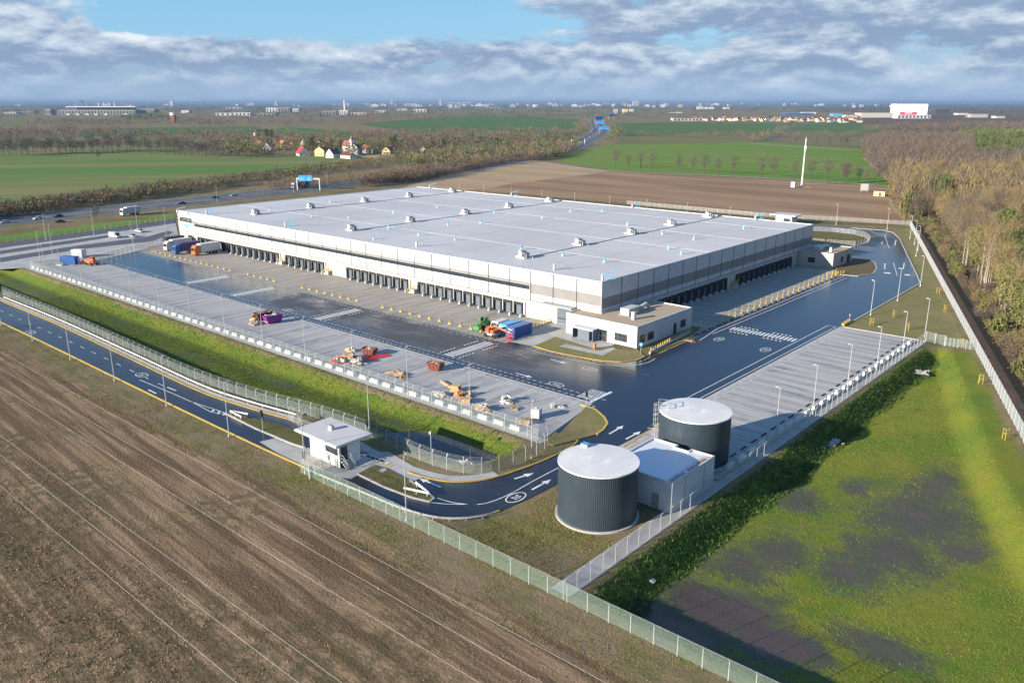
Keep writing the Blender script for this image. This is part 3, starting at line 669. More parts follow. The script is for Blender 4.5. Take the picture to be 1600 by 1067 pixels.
# ------------------------------------------------------------------ the warehouse
X0, X1, Y0, Y1, ZT = -306.5, -107.0, 153.5, 278.0, 12.2
wh = thing('warehouse', ((X0+X1)/2, Y0, 0), 0, 'long white flat-roofed warehouse with rows of dark loading docks', 'warehouse')
o_ = ((X0+X1)/2, Y0, 0)
def W_(mb, name, mats, parent=wh, smooth=False, base=o_): return mb.build(name, mats, parent, smooth, rel=base)
mb = MB()   # wall: 0 white 1 grey 2 cream 3 joint 4 lightgrey
XS = -128.8
mb.box(X0, Y0, 0, X1, Y1, 4.5, 2)
mb.box(X0-.06, Y0-.06, 4.5, XS, Y0+.5, 7.15, 0); mb.box(X0-.06, Y0-.06, 7.15, XS, Y0+.5, 8.3, 0); mb.box(X0-.06, Y0-.06, 8.3, XS, Y0+.5, 8.95, 1); mb.box(X0-.06, Y0-.06, 8.95, XS, Y0+.5, ZT, 0)
mb.box(XS, Y0-.06, 4.5, X1+.06, Y0+.5, 6.3, 0); mb.box(XS, Y0-.06, 6.3, X1+.06, Y0+.5, 8.9, 1); mb.box(XS, Y0-.06, 8.9, X1+.06, Y0+.5, ZT, 0)
mb.box(X1-.5, Y0+.5, 4.5, X1+.06, Y1, 5.7, 0); mb.box(X1-.5, Y0+.5, 5.7, X1+.06, Y1, 8.2, 1); mb.box(X1-.5, Y0+.5, 8.2, X1+.06, Y1, ZT, 0)
mb.box(X0-.06, Y0+.5, 4.5, X0+.5, Y1, ZT, 0); mb.box(X0+.5, Y1-.5, 4.5, X1-.5, Y1+.06, ZT, 0)
xj = -114.15
while xj > X0+2: mb.box(xj-.17, Y0-.085, 4.5, xj+.17, Y0-.06, ZT-.1, 3); xj -= 7.15
for yj in np.arange(161.7, Y1-2, 7.2): mb.box(X1+.06, yj-.15, 4.5, X1+.085, yj+.15, ZT-.1, 3)
mb.box(X0-.075, Y0-.075, 4.40, X1+.075, Y0-.06, 4.58, 3); mb.box(X1+.06, Y0, 4.42, X1+.08, Y1, 4.54, 3)
mb.box(X1-.02, Y0-.09, 0, X1+.10, Y0+.15, ZT-.1, 0)
W_(mb, 'wall', [M['white'], M['greyclad'], M['cream'], M['joint'], M['lightgrey']])
mb = MB(); mb.box(X0+12.2, Y0-.10, 7.2, XS-.1, Y0-.07, 8.25, 0)
for x in np.arange(X0+12.4, XS, 7.15): mb.box(x-.05, Y0-.125, 7.2, x+.05, Y0-.10, 8.25, 1)
W_(mb, 'ribbon_window', [M['strip'], M['frame']])
mb = MB(); mb.box(X0+.25, Y0+.25, ZT-.5, X1-.25, Y1-.25, ZT-.10, 0)
for a in (X0, X1-.35): mb.box(a-.08, Y0-.10, ZT-.1, a+.43, Y1+.1, ZT+.08, 1)
for a in (Y0, Y1-.35): mb.box(X0+.43, a-.10, ZT-.1, X1-.43, a+.43, ZT+.081, 1)
for y in (179.5, 206.5, 233, 260): mb.box(X0+.5, y-.1, ZT-.1, X1-.5, y+.1, ZT-.06, 2)
for x in (-285,-250,-232,-196,-178,-160,-125): mb.box(x-.09, Y0+.5, ZT-.1, x+.09, Y1-.5, ZT-.075, 2)
roof = W_(mb, 'roof', [M['roof'], M['lightgrey'], M['seam']])
for x, ys_ in ((-272.3,(166,272)), (-214,(166,273)), (-140.5,(165,273))): W_(MB().box(x-.18, ys_[0], ZT-.1, x+.18, ys_[1], ZT+.06), 'cable_tray', M['steel'], roof)
# rooftop units, one mesh copied
mb = MB()
mb.box(-1.9,-1.6,.05,1.9,1.6,.3,1); mb.box(-1.3,-1.3,.3,.2,1.2,2.3,0); mb.box(.2,-1.25,.35,1.5,1.15,1.9,2); mb.box(-1.34,-.9,.7,-1.3,.8,2.0,3); mb.box(.35,-1.29,.6,1.35,-1.25,1.7,3)
mb.cyl((-.55,0), .55, .55, 2.3, 2.45, 12, 3, 2); mb.box(-3.0,-.9,.0,-1.9,.4,.45,1); mb.tube([(1.5,.6,.9),(2.4,.6,.9),(2.4,.6,.1)], .18, 6, 2); mb.cyl((2.0,-.9), .12, .12, .1, 1.7, 6, 1); mb.box(-2.6,1.7,0,2.4,1.9,.5,1)
u0 = None
units = [(-274,167.5),(-274,192),(-274.6,219.5),(-275.2,245),(-275.4,272),(-215,166),(-215.4,192),(-215.6,219.5),(-216.4,245),(-217.4,272),(-141,165.5),(-142,192),(-142.2,219.5),(-143,245),(-143.2,272)]
for i, (x, y) in enumerate(units):
    if u0 is None: u0 = mb.build('rooftop_unit', [M['white'], M['lightgrey'], M['steel'], M['frame']], roof); u = u0
    else: u = u0.copy(); COL.objects.link(u)
    u.location = (x-o_[0], y-o_[1], ZT-.1); u.rotation_euler.z = R(random.uniform(-6,6)); u.scale = (.82,.82,.80)
# blue wrapped roof outlets
mb = MB(); mb.cyl((0,0), .32, .28, 0, 1.1, 8, 0); mb.box(-.3,-.45,1.1,.3,.45,1.35,1); mb.box(-.12,.1,1.3,.5,.5,1.95,1); mb.box(-.45,-.45,0,.45,.45,.12,0)
v0 = None
for px, py in ((421,329),(516,316),(487,339),(615,333),(607,357),(584,374),(654,368),(711,375),(751,349),(772,333),(683,324),(814,390),(879,400),(944,410),(1044,389),(1084,374),(1035,366),(1162,357),(847,341),(891,331),(941,331),(1064,397),(545,341),(700,352),(980,352)):
    g = G(px, py, ZT)
    if v0 is None: v0 = mb.build('roof_outlet', [M['lightgrey'], M['bluewrap']], roof); u = v0
    else: u = v0.copy(); COL.objects.link(u)
    u.location = (g[0]-o_[0], g[1]-o_[1], ZT-.1); u.rotation_euler.z = random.uniform(-1, 1); u.scale = (.75,.75,.72)
# overflow pipes and walk-over ladders along the roof edge
mb = MB(); mb.cyl((0,0), .3, .3, 0, 1.5, 8, 0); mb.tube([(0,0,1.4),(.6,.5,1.9),(1.5,1.3,2.0),(2.6,2.1,2.5)], .14, 5, 1); mb.tube([(.2,.2,.1),(1.4,1.2,.4),(2.4,2.0,.5)], .10, 5, 1); mb.tube([(1.4,1.2,.4),(1.4,1.2,2.0)], .07, 4, 1)
v0 = None
for px, py, blue in ((277,333,0),(323,334,1),(446,353,1),(651,385,0),(866,421,0),(941,438,1),(990,324,1),(1180,343,1),(801,306,1),(672,294,1)):
    g = G(px, py, ZT)
    u = mb.build('roof_ladder', [M['white'], M['bluewrap'] if blue else M['steel']], roof)
    u.location = (g[0]-o_[0], min(g[1], Y1-1)-o_[1], ZT-.1)
# dock doors
def dock():
    q = MB()   # 0 black 1 panel 2 white post 3 dark
    q.box(-1.3,-.05,.25,1.3,-.01,3.35,1)
    for z in np.arange(.6, 3.2, .5): q.box(-1.28,-.075,z,1.28,-.05,z+.05,3)
    q.box(-1.5,-.62,.25,-1.1,-.05,3.5,0); q.box(1.1,-.62,.25,1.5,-.05,3.5,0); q.box(-1.1,-.62,2.95,1.1,-.05,3.5,0)
    q.box(1.55,-.30,.0,2.05,-.0,3.75,2); q.box(-2.0,-.10,3.55,2.0,0,3.75,2)
    q.box(-1.3,-.5,.0,1.3,-.02,.28,3); q.box(1.25,-1.6,0,1.75,-.65,.5,2); q.box(1.35,-1.5,.5,1.65,-.7,.72,2)
    return q
dm = [M['black'], M['doorp'], M['white'], M['frame']]
dd = None
xsd = [-297.6]+[-290.6+3.6*i for i in range(15)]+[-233.2+3.62*i for i in range(6)]+[-200.6+3.6*i for i in range(8)]+[-168.2+3.6*i for i in range(11)]
for x in xsd:
    if dd is None: dd = dock().build('dock_door', dm, wh); u = dd
    else: u = dd.copy(); COL.objects.link(u); u.parent = wh
    u.location = (x-o_[0], -.02, 0)
for y in [174.5+3.6*i for i in range(12)]+[223.4+3.6*i for i in range(11)]:
    u = dd.copy(); COL.objects.link(u); u.location = (X1+.02-o_[0], y-o_[1], 0); u.rotation_euler.z = R(90)
# personnel doors with yellow stairs
def stair():
    q = MB()
    for i in range(5): q.box(-1.6+i*.3,-1.3,0,-1.3+i*.3,-.1,.2+i*.2,1)
    q.box(-.1,-1.3,0,1.1,-.1,1.2,1)
    for y in (-1.28,-.15):
        q.tube([(-1.7,y,1.0),(-.1,y,2.2),(1.1,y,2.2)], .06, 5, 0); q.tube([(-1.7,y,.5),(-.1,y,1.7),(1.1,y,1.7)], .05, 5, 0)
        for xx, zz in ((-1.7,0),(-.1,1.1),(1.1,1.1)): q.tube([(xx,y,zz),(xx,y,zz+1.1)], .06, 5, 0)
    return q
s0 = None
for x, ax in ((-237.0,0),(-211.5,0),(-171.6,0),(220.2,1)):
    if s0 is None: s0 = stair().build('yellow_stair', [M['yellow'], M['concrete']], wh); d0 = MB().box(-.5,-.06,1.2,.5,-.02,3.3).build('personnel_door', M['lightgrey'], wh); u, d = s0, d0
    else:
        u = s0.copy(); d = d0.copy(); COL.objects.link(u); COL.objects.link(d)
    if ax == 0: u.location = (x-o_[0], 0, 0); d.location = (x+.5-o_[0], -.03, 0)
    else:
        for w_ in (u, d): w_.location = (X1+.03-o_[0], x-o_[1], 0); w_.rotation_euler.z = R(90)
mb = MB(); mb.box(-119.8, Y0-.10, .1, -115.8, Y0-.02, 4.4, 1); 
for z in np.arange(.6, 4.3, .55): mb.box(-119.7, Y0-.125, z, -115.9, Y0-.10, z+.06, 0)
mb.box(-119.6, Y0-.14, 1.35, -116.0, Y0-.125, 1.75, 0); mb.box(-122.0, Y0-.2, 0, -119.8, Y0-.02, 4.6, 2); mb.box(-115.8, Y0-.2, 0, -114.9, Y0-.02, 4.6, 2)
W_(mb, 'gate_door', [M['frame'], M['doorp'], M['cream']])
W_(MB().box(-123.4, Y0-2.4, 4.75, -114.0, Y0-.09, 5.15), 'canopy', M['steel'])
mb = MB(); mb.box(-124.6, Y0-.07, .2, -123.4, Y0-.02, 2.7); W_(mb, 'steel_door', M['lightgrey'])
for i in range(2):
    for j in range(3): W_(MB().box(-128.2+i*1.1, Y0-.05, 1.2+j*.8, -127.6+i*1.1, Y0-.02, 1.5+j*.8), 'wall_notice', M['steel'])
for j in range(3): W_(MB().box(-208.6, Y0-.05, 1.5+j*.8, -205.2, Y0-.02, 1.62+j*.8), 'wall_notice', M['steel'])
# sign on the west end: lettering with the smile arrow below
def text_mesh(s, size):
    c = bpy.data.curves.new('tmp', 'FONT'); c.body = s; c.size = size; c.extrude = .06; c.align_x = 'CENTER'; c.offset = .035
    o = bpy.data.objects.new('tmp', c); COL.objects.link(o); bpy.context.view_layer.update()
    me = bpy.data.meshes.new_from_object(o.evaluated_get(bpy.context.evaluated_depsgraph_get()))
    vs = [tuple(q.co) for q in me.vertices]; fs = [tuple(f.vertices) for f in me.polygons]
    bpy.data.objects.remove(o); bpy.data.curves.remove(c); bpy.data.meshes.remove(me); return vs, fs
vs, fs = text_mesh('amazon', 3.5)
mb = MB(Matrix.Translation((X0+6.0, Y0-.16, 8.35)) @ Matrix.Rotation(math.pi/2, 4, 'X') @ Matrix.Diagonal((.86,1.0,1,1))); mb.add(vs, fs)
sg = W_(mb, 'sign_lettering', M['logodark'])
mb = MB(); n = 16; pts = [(X0+3.4+i*5.6/n, 7.75-1.0*math.sin(math.pi*(.06+.94*i/n))) for i in range(n+1)]
for i in range(n):
    (a, za), (c, zc) = pts[i], pts[i+1]; wa, wc = .10+.28*math.sin(math.pi*i/n), .10+.28*math.sin(math.pi*(i+1)/n)
    mb.hexa([(a,Y0-.2,za-wa),(c,Y0-.2,zc-wc),(c,Y0-.09,zc-wc),(a,Y0-.09,za-wa)], [(a,Y0-.2,za+wa),(c,Y0-.2,zc+wc),(c,Y0-.09,zc+wc),(a,Y0-.09,za+wa)])
mb.hexa([(X0+8.3,Y0-.2,8.05),(X0+9.5,Y0-.2,8.25),(X0+9.5,Y0-.09,8.25),(X0+8.3,Y0-.09,8.05)], [(X0+8.4,Y0-.2,8.35),(X0+9.6,Y0-.2,8.4),(X0+9.6,Y0-.09,8.4),(X0+8.4,Y0-.09,8.35)])
mb.hexa([(X0+9.0,Y0-.2,7.25),(X0+9.3,Y0-.2,7.25),(X0+9.3,Y0-.09,7.25),(X0+9.0,Y0-.09,7.25)], [(X0+9.3,Y0-.2,8.3),(X0+9.6,Y0-.2,8.3),(X0+9.6,Y0-.09,8.3),(X0+9.3,Y0-.09,8.3)])
W_(mb, 'sign_smile', M['logoblue'], sg)
W_(MB().box(X0+11.3, Y0-.14, 7.2, X0+11.75, Y0-.09, 10.6), 'sign_post', M['greyclad'])

# ------------------------------------------------------------------ office wrapped round the corner of the warehouse
OX0, OX1, OY0, OY1, OH = -113.0, -93.4, 148.0, 172.0, 5.0
of = thing('office_building', (-100, 150, 0), 0, 'low white office with brown gravel roof at the warehouse corner', 'office'); ob = (-100,150,0)
fp = [(OX0,OY0),(OX1,OY0),(OX1,OY1),(X1+.2,OY1),(X1+.2,Y0-.2),(OX0,Y0-.2)]
mb = MB(); mb.prism(fp, 0, OH-.35); mb.ribbon(offset(fp, .15, True), .3, OH-.35, 0, .35, True); W_(mb, 'wall', M['white'], of, base=ob)
rf = W_(MB().prism(offset(fp, .32, True), OH-.36, OH-.25), 'roof', M['gravel'], of, base=ob)
mb = MB(); mb.box(-103,155.5,OH-.1,-100.6,160.2,OH+1.35,0); mb.box(-102.6,160.2,OH-.1,-101,162.4,OH+.9,1); mb.tube([(-101.8,162.4,OH+.5),(-101.8,164.6,OH+.9),(-101.2,165.5,OH-.2)], .45, 8, 0); mb.box(-103.3,155.2,OH-.25,-100.3,162.7,OH-.1,1)
for y in (156.5,158,159.5): mb.box(-100.6,y,OH+.2,-100.56,y+.7,OH+1.1,1)
W_(mb, 'rooftop_unit', [M['white'], M['steel']], rf, base=ob)
W_(MB().box(-98.6,153.4,OH-.25,-97.8,154.2,OH+1.4).box(-98.7,153.3,OH+1.4,-97.7,154.3,OH+1.5), 'chimney', M['white'], rf, base=ob)
def win(par, base, x0, y0, z0, x1, y1, z1, fr=.08, name='window', gm='glass', mull=2, barz=True):
    """window on a wall facing -Y (y0==y1) or +X (x0==x1): dark panes with frame bars standing proud"""
    q = MB()
    if y0 == y1:
        q.box(x0, y0-.05, z0, x1, y0-.01, z1, 0)
        xs_ = np.linspace(x0, x1, mull+1)
        for x in xs_: q.box(x-fr/2, y0-.085, z0, x+fr/2, y0-.05, z1, 1)
        for z in ((z0, (z0+z1)/2, z1) if barz else (z0, z1)): q.box(x0, y0-.08, z-fr/2, x1, y0-.05, z+fr/2, 1)
    else:
        q.box(x0+.01, y0, z0, x0+.05, y1, z1, 0)
        for y in np.linspace(y0, y1, mull+1): q.box(x0+.05, y-fr/2, z0, x0+.085, y+fr/2, z1, 1)
        for z in ((z0, (z0+z1)/2, z1) if barz else (z0, z1)): q.box(x0+.05, y0, z-fr/2, x0+.08, y1, z+fr/2, 1)
    return q.build(name, [M[gm], M['frame']], par, rel=base)
win(of, ob, -99.2, OY0, 1.0, -96.0, OY0, 2.7, mull=3); win(of, ob, -108.9, OY0, .2, -107.2, OY0, 2.8)
win(of, ob, OX1, 149.2, 1.0, OX1, 151.2, 2.7); win(of, ob, OX1, 152.4, 1.0, OX1, 154.8, 2.7); win(of, ob, OX1, 166.8, 1.0, OX1, 169.0, 2.7)
win(of, ob, -103.3, OY0, .15, -101.4, OY0, 2.7, name='glass_door'); win(of, ob, OX1, 163.6, .15, OX1, 164.8, 2.6, name='side_door', mull=1)
W_(MB().box(-112.3, OY0-.05, .15, -110.9, OY0-.01, 2.5), 'grey_door', M['lightgrey'], of, base=ob)
mb = MB(); mb.box(-109.4, OY0-2.4, 2.75, -103.6, OY0-.02, 2.9, 0); mb.box(-109.4, OY0-2.42, 2.5, -103.6, OY0-2.36, 2.75, 1)
mb.box(-109.4,OY0-2.3,.15,-109.36,OY0-.05,2.6,2); mb.box(-103.64,OY0-2.3,.15,-103.6,OY0-.05,2.6,2); mb.box(-107.8,OY0-2.36,.15,-104.6,OY0-2.32,2.5,2)
for x in (-109.3,-107.4,-105.5,-103.7): mb.tube([(x,OY0-2.3,.1),(x,OY0-2.3,2.75)], .05, 5, 1)
W_(mb, 'entrance_shelter', [M['galv'], M['steel'], M['doorp']], of, base=ob)
tag(MB().box(-.25,-.25,0,.25,.25,1.1).box(-.3,-.3,1.1,.3,.3,1.2).build('litter_bin', M['orange']), 'small orange bin beside the office entrance shelter', 'bin').location = (*G(929,546), .12)
mb = MB(); mb.tube([(0,0,0),(0,0,2.4)], .05, 5, 0); mb.box(-.35,-.03,1.7,.35,.03,2.4,1)
o = mb.build('sign_post', [M['galv'], M['skyblue']]); o.location = (*G(1001,553), .1); tag(o, 'slim sign post at the office corner by the yellow kerb', 'sign')

# ------------------------------------------------------------------ concrete annex at the far corner, and the far guard house
AX0, AX1, AY0, AY1 = -106.8, -95.2, 267.0, 284.5
an = thing('annex_building', (-100, 270, 0), 0, 'small pale concrete annex with roof plant at the far warehouse corner', 'annex'); ab = (-100,270,0)
fp = [(AX0,AY0),(AX1,AY0),(AX1,AY1),(AX0,AY1)]
mb = MB(); mb.prism(fp, 0, 4.6, 0); mb.ribbon(offset(fp, .15, True), .3, 4.6, 0, .35, True); W_(mb, 'wall', M['cream'], an, base=ab)
rf = W_(MB().prism(offset(fp, .32, True), 4.55, 4.7), 'roof', M['gravel'], an, base=ab)
mb = MB(); mb.box(-103,270,4.8,-101,274,6.2); mb.tube([(-102,274,5.5),(-102,278,5.5),(-101,279,4.8)], .6, 8); W_(mb, 'rooftop_unit', M['white'], rf, base=ab)
W_(MB().box(-98.2,271,4.7,-97.5,271.7,6.2), 'chimney', M['white'], rf, base=ab)
win(an, ab, -103.4, AY0, 1.3, -101.2, AY0, 2.9); win(an, ab, AX1, 274, 1.2, AX1, 276, 2.9); win(an, ab, AX1, 279.5, .3, AX1, 282.2, 2.9, mull=3)
def flat_house(name, x0, y0, x1, y1, wx0, wy0, wx1, wy1, label, h=4.35):
    g = thing(name, ((x0+x1)/2, (y0+y1)/2, 0), 0, label, 'guard house'); b0 = ((x0+x1)/2, (y0+y1)/2, 0)
    W_(MB().box(wx0, wy0, 0, wx1, wy1, h-.35), 'wall', M['render_w'], g, base=b0)
    mb = MB(); mb.box(x0, y0, h-.35, x1, y1, h-.06, 0); mb.box(x0+.15, y0+.15, h-.06, x1-.15, y1-.15, h, 1)
    rf = W_(mb, 'roof', [M['white'], M['roof']], g, base=b0)
    return g, b0, rf
ng, nb_, nr = flat_house('guard_house', -156, 352.5, -144, 361.5, -153.6, 354, -146.2, 360, 'white flat-roofed guard house behind the far warehouse corner')
win(ng, nb_, -150, 354, 1.4, -147, 354, 2.8)
gh, gb, gr = flat_house('guard_house', -101.6, 65.4, -91.2, 72.2, -100.0, 67.0, -92.8, 70.9, 'white flat-roofed guard house beside the access road gate')
win(gh, gb, -96.0, 67.0, 1.9, -93.1, 67.0, 3.1, mull=4, barz=False)
W_(MB().box(-92.8+.01, 67.35, 1.0, -92.8+.06, 68.5, 3.2, 0).box(-92.8+.06, 67.4, 1.0, -92.8+.085, 67.5, 3.2, 1), 'door', [M['glass'], M['frame']], gh, base=gb)
mb = MB(); mb.box(-97.5,68.7,4.3,-96.7,69.3,4.9,0); mb.box(-97.5,68.75,4.9,-96.7,69.25,5.05,1); W_(mb, 'roof_fan', [M['white'], M['steel']], gr, base=gb); W_(MB().cyl((-99.3,69.6), .05, .05, 4.3, 5.2, 5), 'vent_pipe', M['steel'], gr, base=gb)
for x0, y0, s in ((-92.7,67.3,1),(-100.1,70.6,-1)):
    mb = MB()
    for i in range(4): mb.box(min(x0,x0+s*(.4+.3*(3-i))), y0-.1 if s > 0 else y0-1.2, 0, max(x0,x0+s*(.4+.3*(3-i))), y0+1.3 if s > 0 else y0+.1, .25*(i+1), 1)
    for yy in ((y0-.05, y0+1.25) if s > 0 else (y0-1.15, y0+.05)):
        mb.tube([(x0,yy,2.0),(x0+s*.5,yy,2.0),(x0+s*1.6,yy,1.0),(x0+s*1.6,yy,.1)], .05, 5, 0); mb.tube([(x0,yy,1.5),(x0+s*.5,yy,1.5),(x0+s*1.6,yy,.55)], .04, 5, 0)
    W_(mb, 'steps', [M['galv'], M['concrete']], gh, base=gb)

# ------------------------------------------------------------------ two water tanks and the pump house
def tank(cx, cy, r, h, label, ladder):
    t_ = thing('water_tank', (cx, cy, 0), 0, label, 'tank')
    q = MB(); n = 480; vs = []
    for z in (.1, h):
        for i in range(n):
            a = 2*math.pi*i/n; rr = r+(.011 if (i//2) % 2 else -.011); vs.append((rr*math.cos(a), rr*math.sin(a), z))
    q.add(vs, [(i,(i+1) % n,(i+1) % n+n,i+n) for i in range(n)]); q.build('shell', M['tank'], t_)
    q = MB(); q.cyl((0,0), r+.10, r+.10, h-.02, h+.16, 64, 0); 
    rings = [(r-.1,h+.16),(r*.66,h+.21),(r*.33,h+.25),(.3,h+.28)]; vs = []; fs = []
    for k_, (rr, zz) in enumerate(rings):
        vs += [(rr*math.cos(2*math.pi*i/64), rr*math.sin(2*math.pi*i/64), zz) for i in range(64)]
        if k_: fs += [((k_-1)*64+i,(k_-1)*64+(i+1) % 64,k_*64+(i+1) % 64,k_*64+i) for i in range(64)]
    fs.append(tuple(3*64+i for i in range(64))); q.add(vs, fs, 0)
    for i in range(32):
        a = 2*math.pi*i/32; ca_, sa_ = math.cos(a), math.sin(a)
        q.tube([(ca_*(r-.2),sa_*(r-.2),h+.15),(ca_*1.0,sa_*1.0,h+.255)], .022, 4, 0)
    q.build('roof', M['tankroof'], t_)
    MB().cyl((0,0), r+.32, r+.32, -.1, .12, 56).build('base_ring', M['curbstone'], t_)
    q = MB(); a = math.atan2(-.66,-.75) if not ladder else 0
    if ladder:
        d = Vector((-.86,-.5,0)); s_ = Vector((.5,-.86,0)); c0 = d*(r+.25)
        for w_ in (-.3,.3): q.tube([c0+s_*w_+Vector((0,0,.1)), c0+s_*w_+Vector((0,0,h+1.1))], .04, 5)
        for z in np.arange(.5, h+.6, .35): q.tube([c0-s_*.3+Vector((0,0,z)), c0+s_*.3+Vector((0,0,z))], .025, 4)
        for z in np.arange(2.5, h+1.0, .8):
            pts = [c0+s_*(.42*math.cos(u))+d*(.65*math.sin(u))+Vector((0,0,z)) for u in np.linspace(0, math.pi, 7)]; q.tube(pts, .03, 4)
        for u in (.6,1.57,2.5): q.tube([c0+s_*(.42*math.cos(u))+d*(.65*math.sin(u))+Vector((0,0,z)) for z in (2.5, h+.9)], .025, 4)
        for z in (h+.7, h+1.15): q.tube([c0+s_*1.0+Vector((0,0,z)), c0+s_*1.0-d*1.4+Vector((0,0,z)), c0-s_*1.0-d*1.4+Vector((0,0,z)), c0-s_*1.0+Vector((0,0,z))], .035, 4)
        for w_ in (-1,1):
            for e_ in (0,1.4): q.tube([c0+s_*w_-d*e_+Vector((0,0,h+.1)), c0+s_*w_-d*e_+Vector((0,0,h+1.15))], .035, 4)
        q.tube([c0+Vector((0,0,4.2)), c0+d*1.5-s_*1.2+Vector((0,0,3.6)), c0+d*1.0-s_*2.0+Vector((0,0,3.9))], .04, 4)
        q.build('ladder', M['galv'], t_)
    else:
        q.box(-4.45,2.1,h+.16,-3.35,2.9,h+.5,0); q.box(-4.45,2.1,h+.5,-3.35,2.9,h+.58,1); q.build('roof_hatch', [M['steel'], M['skyblue']], t_)
tank(-56.0, 80.8, 5.2, 7.45, 'front dark ribbed water tank nearest the corner of the fence', False)
tank(-55.5, 105.2, 5.3, 7.4, 'rear dark ribbed water tank with a caged ladder by the yard', True)
PX0, PX1, PY0, PY1, PH = -58.6, -48.5, 87.0, 98.5, 4.2
pm = thing('pump_house', (-53, 92, 0), 0, 'square grey pump house between the two dark water tanks', 'pump house'); pb = (-53,92,0)
fp = [(PX0,PY0),(PX1,PY0),(PX1,PY1),(-52.2,PY1),(-52.2,PY1-.9),(-54.3,PY1-.9),(-54.3,PY1),(PX0,PY1)]
mb = MB(); mb.prism(fp, 0, PH-.05, 0); mb.ribbon(offset(fp, .12, True), .24, PH-.05, 0, .3, True)
for y in (90.4, 95.6): mb.box(PX1, y-.05, .1, PX1+.05, y+.05, PH, 1)
W_(mb, 'wall', [M['lightgrey'], M['steel']], pm, base=pb)
mr, tr_, br = bsdf('pump_roof'); p_ = tr_.pos(); sx_ = tr_.new('ShaderNodeSeparateXYZ'); tr_.put(sx_.inputs[0], p_)
edge = tr_.math('MULTIPLY', tr_.ramp(sx_.outputs[0], -50.2, -48.9), tr_.ramp(tr_.noise(p_, .9, 5, .7), .38, .5))
tr_.put(br.inputs['Base Color'], tr_.mix(edge, (.62,.62,.64), (.16,.075,.05))); br.inputs['Roughness'].default_value = .32
W_(MB().prism(offset(fp, .25, True), PH-.06, PH+.06), 'roof', mr, pm, base=pb)
W_(MB().box(-51.5, PY0-.05, .1, -50.4, PY0-.01, 2.2), 'door', M['steel'], pm, base=pb)
# ------------------------------------------------------------------ fences
def fence(pts, h, gap, label, mm, arms=True, pr=.036, name='mesh_fence', z=0.0, lowz=None, wiresn=3, face=1):
    f = thing(name, (pts[0][0], pts[0][1], 0), 0, label, 'fence'); b0 = (pts[0][0], pts[0][1], 0)
    q = MB()
    for i in range(len(pts)-1):
        a, c = pts[i], pts[i+1]; q.add([(*a,z+.05),(*c,z+.05),(*c,z+h),(*a,z+h)], [(0,1,2,3)])
    q.build('mesh_panel', mm, f, rel=b0)
    p0 = None
    for x, y, a in walk(pts, gap)[:100]:
        if p0 is None:
            q = MB(); q.box(-pr,-pr,-.3,pr,pr,h+.05)
            if arms: q.hexa([(-pr,-pr,h),(pr,-pr,h),(pr,pr,h),(-pr,pr,h)], [(-pr,.30*face-pr,h+.45),(pr,.30*face-pr,h+.45),(pr,.30*face+pr,h+.45),(-pr,.30*face+pr,h+.45)])
            p0 = q.build('post', M['galv'], f); u = p0
        else: u = p0.copy(); COL.objects.link(u)
        u.location = (x-b0[0], y-b0[1], z); u.rotation_euler.z = a
    if arms:
        q = MB()
        for k_ in range(wiresn):
            L = offset(pts, .10*face*(k_+1)); q.tube([(*p, z+h+.15*(k_+1)) for p in L], .012, 3)
        q.build('barbed_wire', M['galv'], f, rel=b0)
    return f
fence([(-95.6,62.2),(22,62.2)], 2.1, 2.72, 'green mesh fence with barbed wire arms along the front field edge', M['meshgreen'], face=-1)
fence([(-47.3,62.4),(-47.3,196.5)], 2.1, 2.5, 'pale mesh fence between the south lot and the rain basin', M['mesh'], face=-1)
fence([(-292,94.4),(-77.2,94.4)], 2.1, 2.5, 'grey mesh fence along the trailer lot above the grassy swale', M['mesh'])
fence([p for p in fence2 if p[0] > -262], 2.1, 2.75, 'curving mesh fence between the access road and the swale', M['mesh'])
fence([(FX(388),388),(FX(140),140)], 2.5, 2.75, 'long straight silver fence at the edge of the wood', M['meshdense'], arms=False, pr=.06)
fence([(-47.3,196.5),(-42.9,195.4)], 2.3, 2.15, 'white framed double gate at the end of the south lot', M['mesh'], arms=False, pr=.07, name='mesh_gate')
fence([(-42.9,195.4),(FX(196)-.4,196)], 2.0, .8, 'short row of close white palings between gate and long fence', M['mesh'], arms=False)
fence([(FX(388),388),(-170,372),(-245,372)], 2.0, 3.0, 'far mesh fence along the bare brown field behind the yard', M['meshfar'], arms=False)
fence(offset(loop, .5)[::1], 1.9, 2.4, 'mesh fence bending round the far loop lawn', M['meshfar'], arms=False)
fence(pxs((52,418),(160,406),(256,379.5),(262,366)), 2.1, 2.6, 'pale mesh fence between the car park and the yard', M['meshfar'], arms=False)
fence(pxs((0,381),(100,367.5),(200,353.5),(273,342.5)), 1.7, 2.9, 'low fence along the perimeter road by the highway', M['meshfar'], arms=False)
fence(pxs((452,657),(470,668)), 2.0, 1.6, 'short fence piece behind the front guard house', M['mesh'])
# sliding gate by the front guard house
g_ = fence(pxs((484,748),(497,738),(535,722)), 2.0, 1.5, 'dark framed sliding gate beside the front guard house', M['meshgreen'], arms=False, pr=.07, name='sliding_gate')

